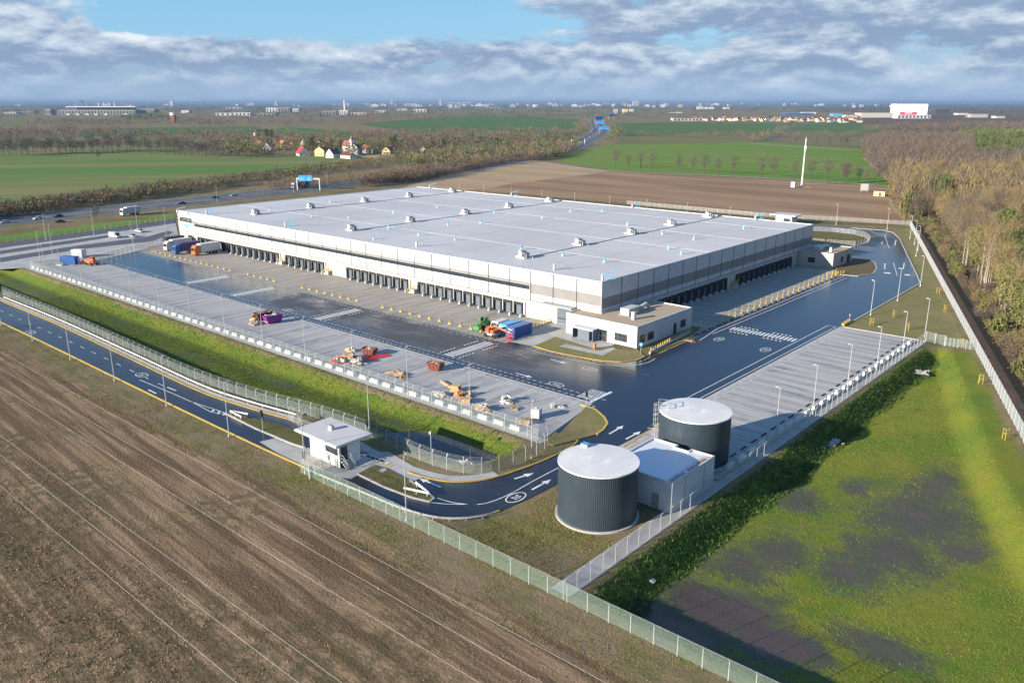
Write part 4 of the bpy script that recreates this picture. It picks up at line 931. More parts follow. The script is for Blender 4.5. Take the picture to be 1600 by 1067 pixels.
# ------------------------------------------------------------------ guard rails
def guard_rail(pts, gap, label, name='guard_rail', mm='galv', zr=.75, w=.32):
    f = thing(name, (pts[0][0], pts[0][1], 0), 0, label, 'guard rail'); b0 = (pts[0][0], pts[0][1], 0)
    q = MB(); q.ribbon(pts, .06, zr-.27, 0, w-.05); q.ribbon(offset(pts, .07), .05, zr-.22, 0, .07); q.build('rail', M[mm], f, rel=b0)
    p0 = None
    for x, y, a in walk(pts, gap)[:99]:
        if p0 is None: p0 = MB().box(-.05,-.04,-.3,.05,.04,zr-.05).build('post', M['galv'], f); u = p0
        else: u = p0.copy(); COL.objects.link(u)
        u.location = (x-b0[0], y-b0[1], 0); u.rotation_euler.z = a
    return f
rail_pts = [p for p in offset(inner, 1.25) if -262 < p[0] < -113.5]
guard_rail(rail_pts, 4.0, 'long bright guard rail between access road and curving fence', mm='white')
guard_rail(offset([p for p in outer if -96 < p[0] < -66.2 and p[1] < 72], -.7), 2.2, 'low rail round the outer bend of the access road', zr=.6)
def vrail(a, b, c, label):
    A, B_, C_ = G(*a), G(*b), G(*c)
    f = thing('crash_barrier', (*B_, 0), 0, label, 'crash barrier'); b0 = (*B_, 0)
    for P_, Q_ in ((A, B_), (C_, B_)):
        q = MB(); q.ribbon([P_, Q_], .14, .55, 0, .30); q.build('beam', M['white'], f, rel=b0)
        for tt in (.08, .5, .92): 
            w_ = MB().box(-.06,-.06,-.2,.06,.06,.56).build('post', M['galv'], f); w_.location = (P_[0]+(Q_[0]-P_[0])*tt-b0[0], P_[1]+(Q_[1]-P_[1])*tt-b0[1], 0)
vrail((631,769),(671,777.5),(650,760), 'white crash barrier in a V on the grass island beside the bend')
vrail((378,657),(360,647.5),(388,652.5), 'white crash barrier in a V at the west tip of the narrow island')

# ------------------------------------------------------------------ lamp posts
def lamp_proto(h=9.0, small=False):
    f = thing('lamp_post', (0,0,0), 0, 'grey lamp post', 'lamp post')
    MB().tube([(0,0,0),(0,0,h)], .085, 7, 0, .05).build('pole', M['galv'], f)
    MB().box(-.12,-.12,0,.12,.12,.5).build('pole_base', M['galv'], f)
    q = MB(); q.tube([(0,0,h),(0,.35,h+.05)], .04, 5, 1); q.box(-.15,.2,h-.02,.15,.75,h+.10,0); q.box(-.11,.27,h-.05,.11,.68,h-.02,2)
    q.build('lamp_head', [M['galv'], M['galv'], M['glass']], f); return f
LP = lamp_proto(); used = [0]
def lamps(pts, rz, lab, group, sc=1.0):
    for i, p in enumerate(pts):
        l = lab.format(ORD(i+1))
        if not used[0]:
            LP.location = (p[0], p[1], 0); LP.rotation_euler.z = rz; LP['label'] = l; LP['group'] = group; used[0] = 1
            if LP not in KIDS: KIDS[LP] = [c for c in bpy.data.objects if c.parent == LP]
        else: dup(LP, (p[0], p[1], 0), rz, l, (1,1,sc), group)
lamps([(-240.5,62.6),(-220,62.6)]+[(-199.4+20.9*i,62.4) for i in range(6)]+[(-73.2,62.7)], 0, 'tall lamp post beside the access road, {} from the left along the field', 'lamp posts along the access road', 1.03)
lamps([(-281,94.9),(-268,94.9)]+[(-253+16*i,94.9) for i in range(0,11)]+[(-73.5,88.3)], 0, 'tall lamp post on the trailer lot fence, {} from the left', 'lamp posts along the trailer lot fence', 1.03)
lamps([(-48.6,119.4),(-48.6,134.6),(-48.6,151),(-48.6,167.4),(-48.6,184),(-48.6,200.4)], R(90), 'tall lamp post on the south lot fence, {} from the tank end', 'lamp posts along the south lot fence')
lamps([(-64.9,212.7),(-64.7,233.5),(-65.6,257.5)], R(90), 'lamp post at the right edge of the wet yard, {} going away', 'lamp posts beside the wet yard')
lamps([(-81.4,308.6),(-84.6,322),(-89.5,335),(-95.2,349),(-110.1,368.4),(-131.7,368.0)], R(90), 'lamp post near the far bend of the long fence, {} going away', 'lamp posts at the far bend', 1.0)
lamps([(-349.3,120.1),(-350.2,138.8),(-352.6,158.0),(-332.0,160.4)], 0, 'lamp post along the perimeter road, {} from the left', 'lamp posts along the perimeter road', 1.15)
lamps([(-305.8,134.7),(-317,110.4),(-302.0,101)], 0, 'lamp post at the yard end of the car park, {} from the warehouse', 'lamp posts by the car park fence', 1.15)
lamps([(-297,298),(-280,298),(-262,298),(-243,298),(-224,298),(-205,298),(-186,298),(-167,298),(-148,298)], 0, 'lamp post rising behind the warehouse roof, {} from the left', 'lamp posts behind the warehouse', 1.45)
lamps([(-101.4,79.6)], 0, 'lone lamp post in the swale grass just behind the guard house', 'swale lamp')
lamps([(-417,232),(-430,290),(-440,322)], R(90), 'lamp post by the highway seen over the roof, {} from the left', 'lamp posts by the highway')
q = MB(); q.tube([(0,0,0),(0,0,4)], .05, 6); q.cyl((0,0), .22, .22, 4, 4.3, 8, 1)
o = tag(q.build('bollard_light', [M['galv'], M['white']]), 'short white lamp on the yellow corner of the south lot', 'lamp'); o.location = (*G(1327,503), 0); o.scale = (1,1,.45)
o = tag(MB().prism(pxs((1315,508),(1325,501),(1330,503),(1319,510)), 0, .5).build('traffic_island', M['yellow']), 'yellow painted concrete nose at the corner of the south lot', 'traffic island')
# traffic lights and camera poles
def signal(p, h, label, n=2):
    f = thing('traffic_light', (*p, 0), R(-20), label, 'traffic light'); MB().tube([(0,0,0),(0,0,h)], .05, 6).build('pole', M['galv'], f)
    for k_ in range(n):
        q = MB(); q.box(-.16+(-.28 if k_ == 0 else .28)*(n > 1),-.16,h-1.0,.16+(-.28 if k_ == 0 else .28)*(n > 1),.16,h+.05,0); q.build('signal_head', M['black'], f)
signal(G(411,674), 3.6, 'dark twin traffic light on the narrow grass island')
signal(G(476,731), 2.6, 'dark signal box on a post beside the guard house road', 1)
signal(G(916,636), 3.0, 'slim signal post at the tip of the yard grass island', 1)
q = MB(); q.tube([(0,0,0),(0,0,5.0)], .06, 6); q.box(-.2,-.2,4.6,.2,.2,5.0)
o = tag(q.build('camera_pole', M['galv']), 'thin pole standing in the dark end of the swale', 'pole'); o.location = (*G(674,715,-1), -1.6)

# ------------------------------------------------------------------ concrete blocks, wheel stops, marker posts, bollards
def row(name, mb, mats, pts, rz, lab, cat, group):
    o = None
    for i, p in enumerate(pts):
        if o is None: o = mb.build(name, mats); u = o
        else: u = o.copy(); COL.objects.link(u)
        u.location = (p[0], p[1], p[2] if len(p) > 2 else .02); u.rotation_euler.z = rz(i) if callable(rz) else rz
        tag(u, lab.format(ORD(i+1)), cat, group)
def block(l=2.3):
    q = MB(); q.hexa([(-l/2,-.32,0),(l/2,-.32,0),(l/2,.32,0),(-l/2,.32,0)], [(-l/2+.12,-.2,.7),(l/2-.12,-.2,.7),(l/2-.12,.2,.7),(-l/2+.12,.2,.7)])
    q.box(-l/2+.3,-.1,.7,-l/2+.5,.1,.76); q.box(l/2-.5,-.1,.7,l/2-.3,.1,.76); return q
nfb = 59
row('concrete_block', block(), M['barrierw'], [(-291.8+3.6*i+random.uniform(-.12,.12), 95.35) for i in range(nfb)], lambda i: random.uniform(-.03,.03), '{} white concrete block from the left along the trailer lot fence', 'concrete block', 'concrete blocks along the trailer lot fence')
row('concrete_block', block(), M['barrierw'], [(-49.35, 105.4+3.6*i) for i in range(25)], R(90), '{} white concrete block from the tank end along the south lot fence', 'concrete block', 'concrete blocks along the south lot fence')
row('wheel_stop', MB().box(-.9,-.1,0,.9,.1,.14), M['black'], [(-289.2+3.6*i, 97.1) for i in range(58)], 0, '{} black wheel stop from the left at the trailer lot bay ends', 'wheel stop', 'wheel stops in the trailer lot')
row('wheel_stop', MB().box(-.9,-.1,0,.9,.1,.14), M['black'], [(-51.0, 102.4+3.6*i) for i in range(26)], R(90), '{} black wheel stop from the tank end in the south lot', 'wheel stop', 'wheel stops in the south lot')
row('wheel_stop', MB().box(-1.1,-.14,0,1.1,.14,.14), M['black'], [(-89.2, 167+3.6*i) for i in range(25)], R(90), '{} black kerb shadow piece from the office along the south apron edge', 'wheel stop', 'black kerb shadow pieces along the south apron')  # black boxes stand in for the dark shadows along the apron kerb
def marker():
    q = MB(); q.box(-.25,-.25,0,.25,.25,.12,0); q.hexa([(-.4,-.09,0),(.7,-.09,0),(.7,.09,0),(-.4,.09,0)], [(-.15,-.07,.38),(.15,-.07,.38),(.15,.07,.38),(-.15,.07,.38)], 0); q.cyl((0,0), .07, .07, .2, 1.1, 7, 0); q.cyl((0,0), .035, .035, 1.1, 2.2, 6, 1); return q
xsm = [-293,-289.5]+[x for x in xsd[1:] if all(abs(x-c) > 2.6 for c in (-232.6,-207.4,-167.8,-120.9))]+[-132.2,-128.8,-125.4,-122.6]
xsm = sorted(set(round(x,1) for x in xsm))
xsm = [x for i, x in enumerate(xsm) if i == 0 or x-xsm[i-1] > 2]
row('marker_post', marker(), [M['yellow'], M['orange']], [(x, 135.6) for x in xsm], 0, '{} yellow marker post from the left along the front apron edge', 'marker post', 'yellow marker posts along the front apron')
row('marker_post', marker(), [M['yellow'], M['yellow']], [(-90.4, 171+3.6*i) for i in range(25)], R(90), '{} yellow marker post from the office along the south apron edge', 'marker post', 'yellow marker posts along the south apron')
def boll():
    q = MB(); q.cyl((0,0), .13, .13, 0, 1.05, 8, 0); q.cyl((0,0), .13, .06, 1.05, 1.15, 8, 0); return q
def lerp2(a, b, n): return [(a[0]+(b[0]-a[0])*i/(n-1), a[1]+(b[1]-a[1])*i/(n-1)) for i in range(n)]
row('bollard', boll(), M['yellow'], lerp2(G(797,527), G(866,500.5), 17), 0, '{} yellow bollard from the yard along the gate ramp', 'bollard', 'yellow bollards along the gate ramp')
row('bollard', boll(), M['yellow'], lerp2(G(1017,551.5), G(1079,518), 19), 0, '{} yellow bollard from the office corner along its side wall', 'bollard', 'yellow bollards along the office side')
row('bollard', boll(), M['yellow'], lerp2(G(1292,431), G(1318,428), 7), 0, '{} yellow bollard from the left in front of the annex', 'bollard', 'yellow bollards by the annex')
struct(MB().ribbon([G(797,527.5), G(866,501)], .45, .0, 0, .22).build('ramp_kerb', M['concrete']))
struct(MB().ribbon([G(1015,553), G(1079,519.5)], .4, .0, 0, .5).build('office_side_wall', M['concrete']))

# young staked trees
q = MB()
for a in (0, 2.1, 4.2): q.cyl((.45*math.cos(a), .45*math.sin(a)), .05, .05, 0, 1.9, 6)
for a in (0, 2.1, 4.2):
    c, d = a, a+2.1
    for z in (1.0, 1.75): q.tube([(.45*math.cos(c), .45*math.sin(c), z), (.45*math.cos(d), .45*math.sin(d), z)], .035, 4)
yt = None
for i, (px, py) in enumerate(((1361,508.5),(1397,496),(1417.5,516),(1465,459),(1477,487.5),(1503,541.5),(1531,599.5),(1570,686.5))):
    lab = f'young tree tied between yellow stakes, {ORD(i+1)} from the left'
    p = G(px, py)
    if yt is None:
        yt = thing('staked_tree', (*p, -.02), 0, lab, 'young tree', 'staked young trees on the south lawn'); q.build('stakes', M['yellowdull'], yt)
        w_ = MB(); w_.tube([(0,0,0),(.03,0,2.6)], .035, 5, 0, .015)
        for a in range(7): w_.tube([(0,0,1.6+.12*a),(.5*math.cos(a*2.3),.5*math.sin(a*2.3),2.3+.1*a)], .012, 3)
        w_.build('trunk', M['bark'], yt)
    else: dup(yt, (*p, -.02), i*.7, lab)

# ------------------------------------------------------------------ vehicles and plant
def wheel(q, x, y, r, w, m):
    a = [2*math.pi*i/12 for i in range(12)]
    vs = [(x+s_*w/2, y+r*math.cos(t_), r+r*math.sin(t_)) for s_ in (-1,1) for t_ in a]
    q.add(vs, [(i,(i+1) % 12,(i+1) % 12+12,i+12) for i in range(12)]+[tuple(range(11,-1,-1)), tuple(range(12,24))], m); return q
def prof(q, pr_, x0, x1, m):
    """side outline (y,z) extruded across x, triangulated caps"""
    n = len(pr_); vs = [(x0,y,z) for y, z in pr_]+[(x1,y,z) for y, z in pr_]
    fs = [(i,(i+1) % n,(i+1) % n+n,i+n) for i in range(n)]
    for t_ in tessellate_polygon([[Vector((y,z,0)) for y, z in pr_]]): fs += [tuple(t_), tuple(i+n for i in t_[::-1])]
    q.add(vs, fs, m)
def car(loc, rz, paint, label, kind='car', group=None):
    """faces -Y"""
    f = thing('van' if kind == 'van' else 'car', (*loc, .03), rz, label, kind, group)
    q = MB()
    if kind == 'van':
        prof(q, [(-2.6,.35),(-2.6,.95),(-2.1,1.15),(-1.5,1.9),(-1.2,2.2),(2.5,2.25),(2.6,2.0),(2.6,.35)], -.95, .95, 0); q.build('body', M[paint], f)
        q = MB(); q.add([(-.8,-2.08,1.2),(.8,-2.08,1.2),(.75,-1.52,1.93),(-.75,-1.52,1.93)], [(0,1,2,3)]); q.box(-.965,-1.5,1.2,.965,-.6,1.8); q.build('window', M['glass'], f); yy = (-1.7, 1.7); r = .35
    else:
        prof(q, [(-2.1,.3),(-2.15,.65),(-1.2,.85),(1.75,.88),(2.1,.75),(2.1,.3)], -.88, .88, 0)
        prof(q, [(-1.15,.85),(-.5,1.38),(1.0,1.42),(1.7,.88)], -.74, .74, 0); q.build('body', M[paint], f)
        q = MB(); q.add([(-.68,-1.15,.88),(.68,-1.15,.88),(.62,-.56,1.37),(-.62,-.56,1.37)], [(0,1,2,3)]); prof(q, [(-.95,.92),(-.45,1.32),(.9,1.34),(1.35,.95)], -.755, .755, 0); q.build('window', M['glass'], f); yy = (-1.35, 1.3); r = .32
    for y in yy:
        for x in (-.8, .8): wheel(MB(), x, y, r, .22, 0).build('wheel', M['tyre'], f)
    return f
def lorry(loc, rz, cabm, boxm, label, L=7.6, cabin=True):
    f = thing('lorry' if cabin else 'trailer', (*loc, .03), rz, label, 'lorry' if cabin else 'trailer')
    if cabin:
        q = MB(); prof(q, [(-2.3,.5),(-2.35,1.4),(-2.15,2.9),(-1.6,3.5),(-.2,3.6),(-.2,.5)], -1.2, 1.2, 0); c_ = q.build('cab', M[cabm], f)
        MB().add([(-1.05,-2.38,1.6),(1.05,-2.38,1.6),(1.0,-2.2,2.75),(-1.0,-2.2,2.75)], [(0,1,2,3)]).build('windscreen', M['glass'], c_)
    q = MB(); q.box(-1.25,.1,1.15,1.25,L,3.95,0); q.box(-1.2,.1,.95,1.2,L,1.15,1); q.box(-1.1,L,1.2,-.03,L+.04,3.85,1); q.box(.03,L,1.2,1.1,L+.04,3.85,1)
    for y in np.arange(.6, L, 1.2): q.box(-1.28,y,1.2,-1.25,y+.08,3.9,1); q.box(1.25,y,1.2,1.28,y+.08,3.9,1)
    q.build('trailer_box' if cabin else 'box_body', [M[boxm], M['steel']], f)
    for y in ((-1.5, L-4, L-2.7, L-1.4) if cabin else (L-4, L-2.7, L-1.4)):
        for x in (-1.0, 1.0): wheel(MB(), x, y, .5, .3, 0).build('wheel', M['tyre'], f)
    return f
def container(loc, rz, paint, label, L=6.0, end=None, H=2.6):
    f = thing('shipping_container', (*loc, .03), rz, label, 'container')
    q = MB(); q.box(-1.2,-L/2,.05,1.2,L/2,H)
    for y in np.arange(-L/2+.15, L/2-.1, .3): q.box(-1.24,y,.2,-1.2,y+.15,H-.15); q.box(1.2,y,.2,1.24,y+.15,H-.15)
    for x in (-1.22,1.14):
        for y in (-L/2-.03, L/2-.07): q.box(x,y,0,x+.1,y+.1,H+.05)
    q.build('shell', M[paint], f)
    q = MB(); q.box(-1.12,-L/2-.05,.15,-.03,-L/2,H-.1,0); q.box(.03,-L/2-.05,.15,1.12,-L/2,H-.1,0)
    for x in (-.7,-.35,.35,.7): q.box(x-.02,-L/2-.09,.2,x+.02,-L/2-.05,H-.15,1)
    if end: q.box(-.8,-L/2-.075,H*.45,.3,-L/2-.05,H*.8,2)
    q.build('door', [M[paint], M['galv'], M['white']], f); return f
container((-120.0,139.3), 0, 'blue', 'deep blue container beside the yellow bollards of the gate ramp', 6.2, True)
container((-123.0,139.6), 0, 'skyblue', 'light blue container next to the deep blue one', 5.6, True)
car((-126.9,139.8), 0, 'white', 'white van parked between light blue container and green tractor', 'van')
def telehandler(loc, rz, paint, label):
    f = thing('telehandler', (*loc, .03), rz, label, 'telehandler')
    q = MB(); prof(q, [(-2.2,.7),(-2.2,1.3),(-.6,1.5),(1.8,1.7),(2.3,1.5),(2.3,.7)], -.85, .85, 0); q.box(.85,-1.6,.8,1.15,1.0,1.5,0); q.build('chassis', M[paint], f)
    q = MB(); q.box(-1.1,-.7,1.45,-.25,.7,2.55,1); q.box(-1.15,-.75,2.55,-.2,.75,2.65,0)
    for x in (-1.12,-.27):
        for y in (-.72,.66): q.box(x,y,1.4,x+.06,y+.06,2.6,0)
    q.build('cab', [M[paint], M['glass']], f)
    q = MB(); q.hexa([(.1,-3.6,.9),(.5,-3.6,.9),(.5,2.0,1.9),(.1,2.0,1.9)], [(.1,-3.6,1.3),(.5,-3.6,1.3),(.5,2.0,2.4),(.1,2.0,2.4)]); q.box(-.5,-3.9,.5,1.0,-3.6,1.3); q.box(-.4,-4.9,.45,-.25,-3.9,.55); q.box(.75,-4.9,.45,.9,-3.9,.55); q.build('boom', M[paint], f)
    for y in (-1.5,1.5):
        for x in (-.95,.95): wheel(MB(), x, y, .6, .45, 0).build('wheel', M['tyre'], f)
telehandler((-130.8,138.4), R(15), 'green', 'green telehandler parked beside the white van on the apron')
def boom_lift(loc, rz, label):
    f = thing('boom_lift', (*loc, .03), rz, label, 'boom lift')
    q = MB(); q.box(-1.6,-1.0,.45,1.6,1.0,1.0); q.build('chassis', M['steel'], f)
    q = MB(); prof(q, [(-1.0,1.05),(-1.1,2.0),(.2,2.4),(1.4,1.9),(1.5,1.05)], -1.15, -.25, 0); prof(q, [(-1.0,1.05),(-1.1,1.8),(1.4,1.7),(1.5,1.05)], .25, 1.15, 0); q.T = None; q.build('turret', M['orange'], f)
    q = MB(); q.tube([(-1.6,0,1.6),(1.0,0,2.7),(1.2,0,2.6)], .26, 6); q.tube([(1.1,0,2.6),(4.2,0,1.9),(4.9,0,.9)], .2, 6); q.build('arm', M['orange'], f)
    q = MB()
    for z in (.5,1.0,1.55): q.tube([(4.6,-.9,z),(5.7,-.9,z),(5.7,.9,z),(4.6,.9,z),(4.6,-.9,z)], .05, 4)
    for x, y in ((4.6,-.9),(5.7,-.9),(5.7,.9),(4.6,.9),(5.7,0),(4.6,0)): q.tube([(x,y,.45),(x,y,1.55)], .05, 4)
    q.box(4.6,-.9,.4,5.7,.9,.5); q.build('basket', M['red'], f)
    for x in (-1.2,1.2):
        for y in (-.95,.95):
            w_ = wheel(MB(), 0, 0, .48, .35, 0).build('wheel', M['tyre'], f); w_.rotation_euler.z = R(90); w_.location = (x, y, 0)
boom_lift(G(769,526), R(4), 'orange boom lift with red basket parked on the zebra crossing')
lorry(G(311.5,398.6), R(3), 'orange', 'lightgrey', 'lorry with orange cab and pale grey trailer by the docks')
lorry((G(281.5,397)[0], G(281.5,397)[1]), R(2), 'blue', 'navy', 'lorry with blue cab and dark blue trailer by the docks')
lorry((G(268,391.5)[0], G(268,391.5)[1]), R(2), 'white', 'white', 'white lorry behind the dark blue trailer', 7.5)
lorry((G(258,388)[0], G(258,388)[1]), R(2), 'dark', 'black', 'black trailer parked at the west end of the apron', 7.5, False)
container(G(110,412.5), R(-60), 'blue', 'small blue container at the west end of the trailer lot', 5.5)
telehandler(G(143,414), R(-80), 'orange', 'orange telehandler beside the small blue container')
container(G(124,402), R(-60), 'lightgrey', 'pale grey cabin behind the small blue container', 4, False, 2.8)
car(G(180,371.5), R(100), 'white', 'white van in the west car park', 'van'); car(G(207,371), R(100), 'silver', 'silver car beside the white van in the west car park'); car(G(218.5,363), R(100), 'white', 'white car at the far end of the west car park')
for p_, pn, l_, rz_ in (((8,349),'silver','pale car on the highway at the left edge',R(8)),((60,343),'white','white car on the highway left of two dark cars',R(8)),((91,339.5),'dark','dark car on the far lane of the highway',R(8)),((94,348),'dark','dark car on the near lane of the highway',R(188)),((365,306.5),'silver','silver car on the highway above the roof corner',R(8)),((336,310),'dark','dark car behind the silver car on the highway',R(8)),((284,319.5),'dark','dark car on the highway nearest the warehouse sign',R(8)),((566,285),'white','white car on the highway right of the sign gantry',R(12)),((402,345),'white','white car hidden by the roof',R(8)))[:8]:
    car(G(*p_), rz_, pn, l_, group='cars on the highway')
lorry(G(197,337), R(8), 'white', 'white', 'white lorry on the near lane of the highway', 7); lorry(G(461,295), R(12), 'white', 'dark', 'dark lorry passing under the blue sign gantry', 12)

# skips, rubbish heaps and building material on the trailer lot
def skip(loc, rz, paint, label, L=4.2, H=1.6, load='wood2', ribs=True):
    f = thing('skip', (*loc, .03), rz, label, 'skip')
    q = MB(); w = 1.0; t_ = .35
    B0 = [(-L/2+.6,-w+.15,.1),(L/2-.6,-w+.15,.1),(L/2-.6,w-.15,.1),(-L/2+.6,w-.15,.1)]; T0 = [(-L/2,-w,H),(L/2,-w,H),(L/2,w,H),(-L/2,w,H)]
    q.add(B0+T0, [(0,3,2,1),(0,1,5,4),(1,2,6,5),(2,3,7,6),(3,0,4,7)]); I = [(x*.96,y*.93,z) for x, y, z in T0]; J = [(x*.96,y*.93,.25) for x, y, z in B0]
    q.add(T0+I, [(0,1,5,4),(1,2,6,5),(2,3,7,6),(3,0,4,7)]); q.add(J+I, [(0,4,5,1),(1,5,6,2),(2,6,7,3),(3,7,4,0),(0,1,2,3)])
    for x in (-L/4,0,L/4): q.hexa([(x-.05,-w+.08,.15),(x+.05,-w+.08,.15),(x+.05,-w+.2,.15),(x-.05,-w+.2,.15)], [(x-.05,-w-.08,H),(x+.05,-w-.08,H),(x+.05,-w,H),(x-.05,-w,H)]); q.hexa([(x-.05,w-.2,.15),(x+.05,w-.2,.15),(x+.05,w-.08,.15),(x-.05,w-.08,.15)], [(x-.05,w,H),(x+.05,w,H),(x+.05,w+.08,H),(x-.05,w+.08,H)])
    q.build('body', M[paint], f)
    q = MB()
    for _ in range(26):
        a = random.uniform(0, 3.1); l = random.uniform(.4, 1.3); x, y, z = random.uniform(-L/2+.5,L/2-.5), random.uniform(-.6,.6), H-.35+random.uniform(0,.5); c, s_ = math.cos(a), math.sin(a)
        q.T = Matrix.Translation((x,y,z)) @ Matrix.Rotation(a, 4, 'Z') @ Matrix.Rotation(random.uniform(-.4,.4), 4, 'X'); q.box(-l/2,-.12,-.03,l/2,.12,.03, random.choice((0,0,1)))
    q.T = None; q.box(-L/2+.45,-.72,.3,L/2-.45,.72,H-.3,0); q.build('rubbish', [M[load], M['card']], f); return f
skip(G(427,504), R(86), 'purple', 'bright purple skip filled with boards on the trailer lot', 4.7, 2.0)
skip(G(412,499), R(86), 'maroon', 'dark maroon skip behind the purple one', 4.4, 1.9)
skip(G(578,554), R(15), 'rust', 'rusty red skip beside the red sheet', 3.3, 1.45); skip(G(681,577.5), R(12), 'rust', 'rusty red skip standing alone by the lane dashes', 3.4, 1.5)
def heap(loc, n, sx_, sy_, h, mats, seed, label, name='rubbish_heap', cat='rubbish heap', big=.6, thin=.08, rz=0):
    rd = random.Random(seed); q = MB()
    for i in range(n):
        x, y = rd.gauss(0, sx_*.45), rd.gauss(0, sy_*.45); hh = max(.05, h*(1-(x/sx_)**2*.8-(y/sy_)**2*.8))
        l = rd.uniform(.3, 1)*big*1.6; w = rd.uniform(.3, .9)*big; t_ = rd.choice((thin, thin, big*.5))
        q.T = Matrix.Translation((x, y, rd.uniform(.04, hh))) @ Matrix.Rotation(rd.uniform(0, 6.28), 4, 'Z') @ Matrix.Rotation(rd.uniform(-.5,.5), 4, 'X') @ Matrix.Rotation(rd.uniform(-.4,.4), 4, 'Y')
        q.box(-l/2,-w/2,-t_/2,l/2,w/2,t_/2, rd.randrange(len(mats)))
    q.T = None; q.add([(-sx_,-sy_*.7,0),(0,-sy_,0),(sx_,-sy_*.6,0),(sx_*.9,sy_*.7,0),(0,sy_,0),(-sx_*.9,sy_*.7,0),(0,0,h*.6)], [(0,1,6),(1,2,6),(2,3,6),(3,4,6),(4,5,6),(5,0,6)], 0)
    o = q.build(name, [M[k_] for k_ in mats]); o.location = (*loc, .03); o.rotation_euler.z = rz; return tag(o, label, cat)
heap(G(398,507), 40, 1.6, 1.3, .8, ('wood','wood2','card'), 1, 'low heap of planks in front of the purple skip', big=.9)
heap(G(400,500), 26, 1.5, 1.5, 1.8, ('wood','wood2','wood'), 12, 'tall heap of timber crates left of the maroon skip', big=.9)
heap(G(528,566), 34, 2.3, 1.6, 1.0, ('red','red','card'), 2, 'heap of red sacks at the left of the rubbish', big=.9)
heap(G(548,563), 46, 2.6, 1.9, 1.7, ('wood','card','wood','red'), 3, 'large heap of boards and red sacks in the middle', big=1.0)
heap(G(560,568), 30, 1.8, 1.3, 1.1, ('card','wood2','card'), 4, 'grey heap of broken packaging near the fence', big=.9)
heap(G(549,549), 14, .9, .9, 1.1, ('wood','card'), 5, 'small timber stack behind the large heap', big=.9)
o = MB().hexa([(-4.2,-1.3,0),(4.2,-1.3,0),(4.2,1.3,0),(-4.2,1.3,0)], [(-4.1,-1.2,.12),(4.0,-1.2,.07),(4.1,1.2,.15),(-4.1,1.2,.08)]).build('red_sheet', M['red']); o.location = (*G(587,558.5), .03); o.rotation_euler.z = R(78); o.scale = (.8,1,1); tag(o, 'flat red tarpaulin on the ground below the rusty skip', 'tarpaulin')
heap(G(622,586), 26, 3.0, .9, .5, ('wood','wood2'), 6, 'low line of planks between the two rusty skips', big=1.1, rz=R(-10))
heap(G(690,618), 30, 1.5, 1.1, 1.0, ('card','wood2','card'), 7, 'pale heap of packaging closest to the fence', big=.8)
def planks(loc, rz, label, L=4, W=1.0, H=.5, m_='wood', n=4):
    q = MB()
    for k_ in range(n):
        for j in range(5): q.box(-L/2+random.uniform(-.15,.15),-W/2+j*W/5,k_*H/n,L/2+random.uniform(-.15,.15),-W/2+(j+.9)*W/5,(k_+.85)*H/n)
    o = q.build('plank_stack', M[m_]); o.location = (*loc, .03); o.rotation_euler.z = rz; return tag(o, label, 'plank stack')
planks(G(698,602), R(-18), 'long pale beam lying left of the crates', 5, .5, .35)
planks(G(712,611), R(20), 'square stack of yellow boards at the end of the long beam', 1.6, 1.4, 1.2)
heap(G(718,619), 22, 1.6, 1.0, .8, ('wood','wood2','orange'), 8, 'orange brown heap of boards between the stacks', big=.9)
planks(G(733.5,618), R(35), 'small upright timber crate standing apart', .8, .8, .9)
planks(G(727,629), R(28), 'wide low stack of fresh yellow timber', 2.0, 1.5, .9)
heap(G(757,641), 30, 1.7, 1.3, 1.1, ('card','wood2','wood'), 9, 'heap of cardboard and boards beside the fourth lamp post from the right', big=1.0)
heap(G(792,628), 26, 1.3, 1.1, 1.3, ('card','steel','wood'), 10, 'mixed scrap heap in the bays right of the cardboard', big=.7)
heap(G(805,640), 10, .9, .5, .4, ('wood2','orange'), 11, 'small brown board pile left of the white tank', big=.7)
f = thing('water_container', (*G(838,653), .03), R(20), 'white plastic water container in a cage on a pallet', 'container')
q = MB(); q.box(-.6,-.6,.16,.6,.6,1.3); q.cyl((0,0), .18, .18, 1.3, 1.4, 10); q.build('tank', M['white'], f)
q = MB()
for z in (.2,.55,.9,1.25): q.tube([(-.63,-.63,z),(.63,-.63,z),(.63,.63,z),(-.63,.63,z),(-.63,-.63,z)], .02, 4)
q.build('cage', M['galv'], f); q = MB()
for y in (-.55,-.05,.45): q.box(-.62,y,0,.62,y+.12,.14)
q.build('pallet', M['wood'], f); f.scale = (1.25,1.25,1.35)
planks(G(820,662), R(25), 'brown timber stack near the end of the lot fence', 2.0, 1.2, .9, 'wood2')
planks(G(864,637), R(60), 'small pale bundle at the yard end of the lot', .7, .6, .8, 'card')
heap(G(875,636), 8, .9, .5, .3, ('card','galv'), 13, 'scattered pale scraps beside the small bundle', big=.6)
heap(G(1078,533), 10, 1.6, .5, .5, ('wood2','rust'), 14, 'low brown heap at the corner of the south apron', big=.7)
heap(G(1432,574,-.8), 60, 2.6, 1.5, .35, ('rubble','rubble','card'), 15, 'patch of grey stones at the drain outlet', 'stone_patch', 'stones', big=.5, thin=.25).location.z = -1.75
heap(G(1302,683,-1.2), 40, .9, 2.2, .35, ('rubble','rubble','card'), 16, 'second patch of stones half way down the basin bank', 'stone_patch', 'stones', big=.4, thin=.25).location.z = -2.1
heap(G(727,722,-.8), 50, 1.6, 1.2, .35, ('rubble','rubble','card'), 17, 'grey stones at the dark end of the swale', 'stone_patch', 'stones', big=.5, thin=.25).location.z = -1.2
heap(G(1019,901,-1.2), 5, .4, .4, .2, ('card','white'), 18, 'white scrap of plastic on the basin bank', 'litter', 'litter', big=.4).location.z = -1.75
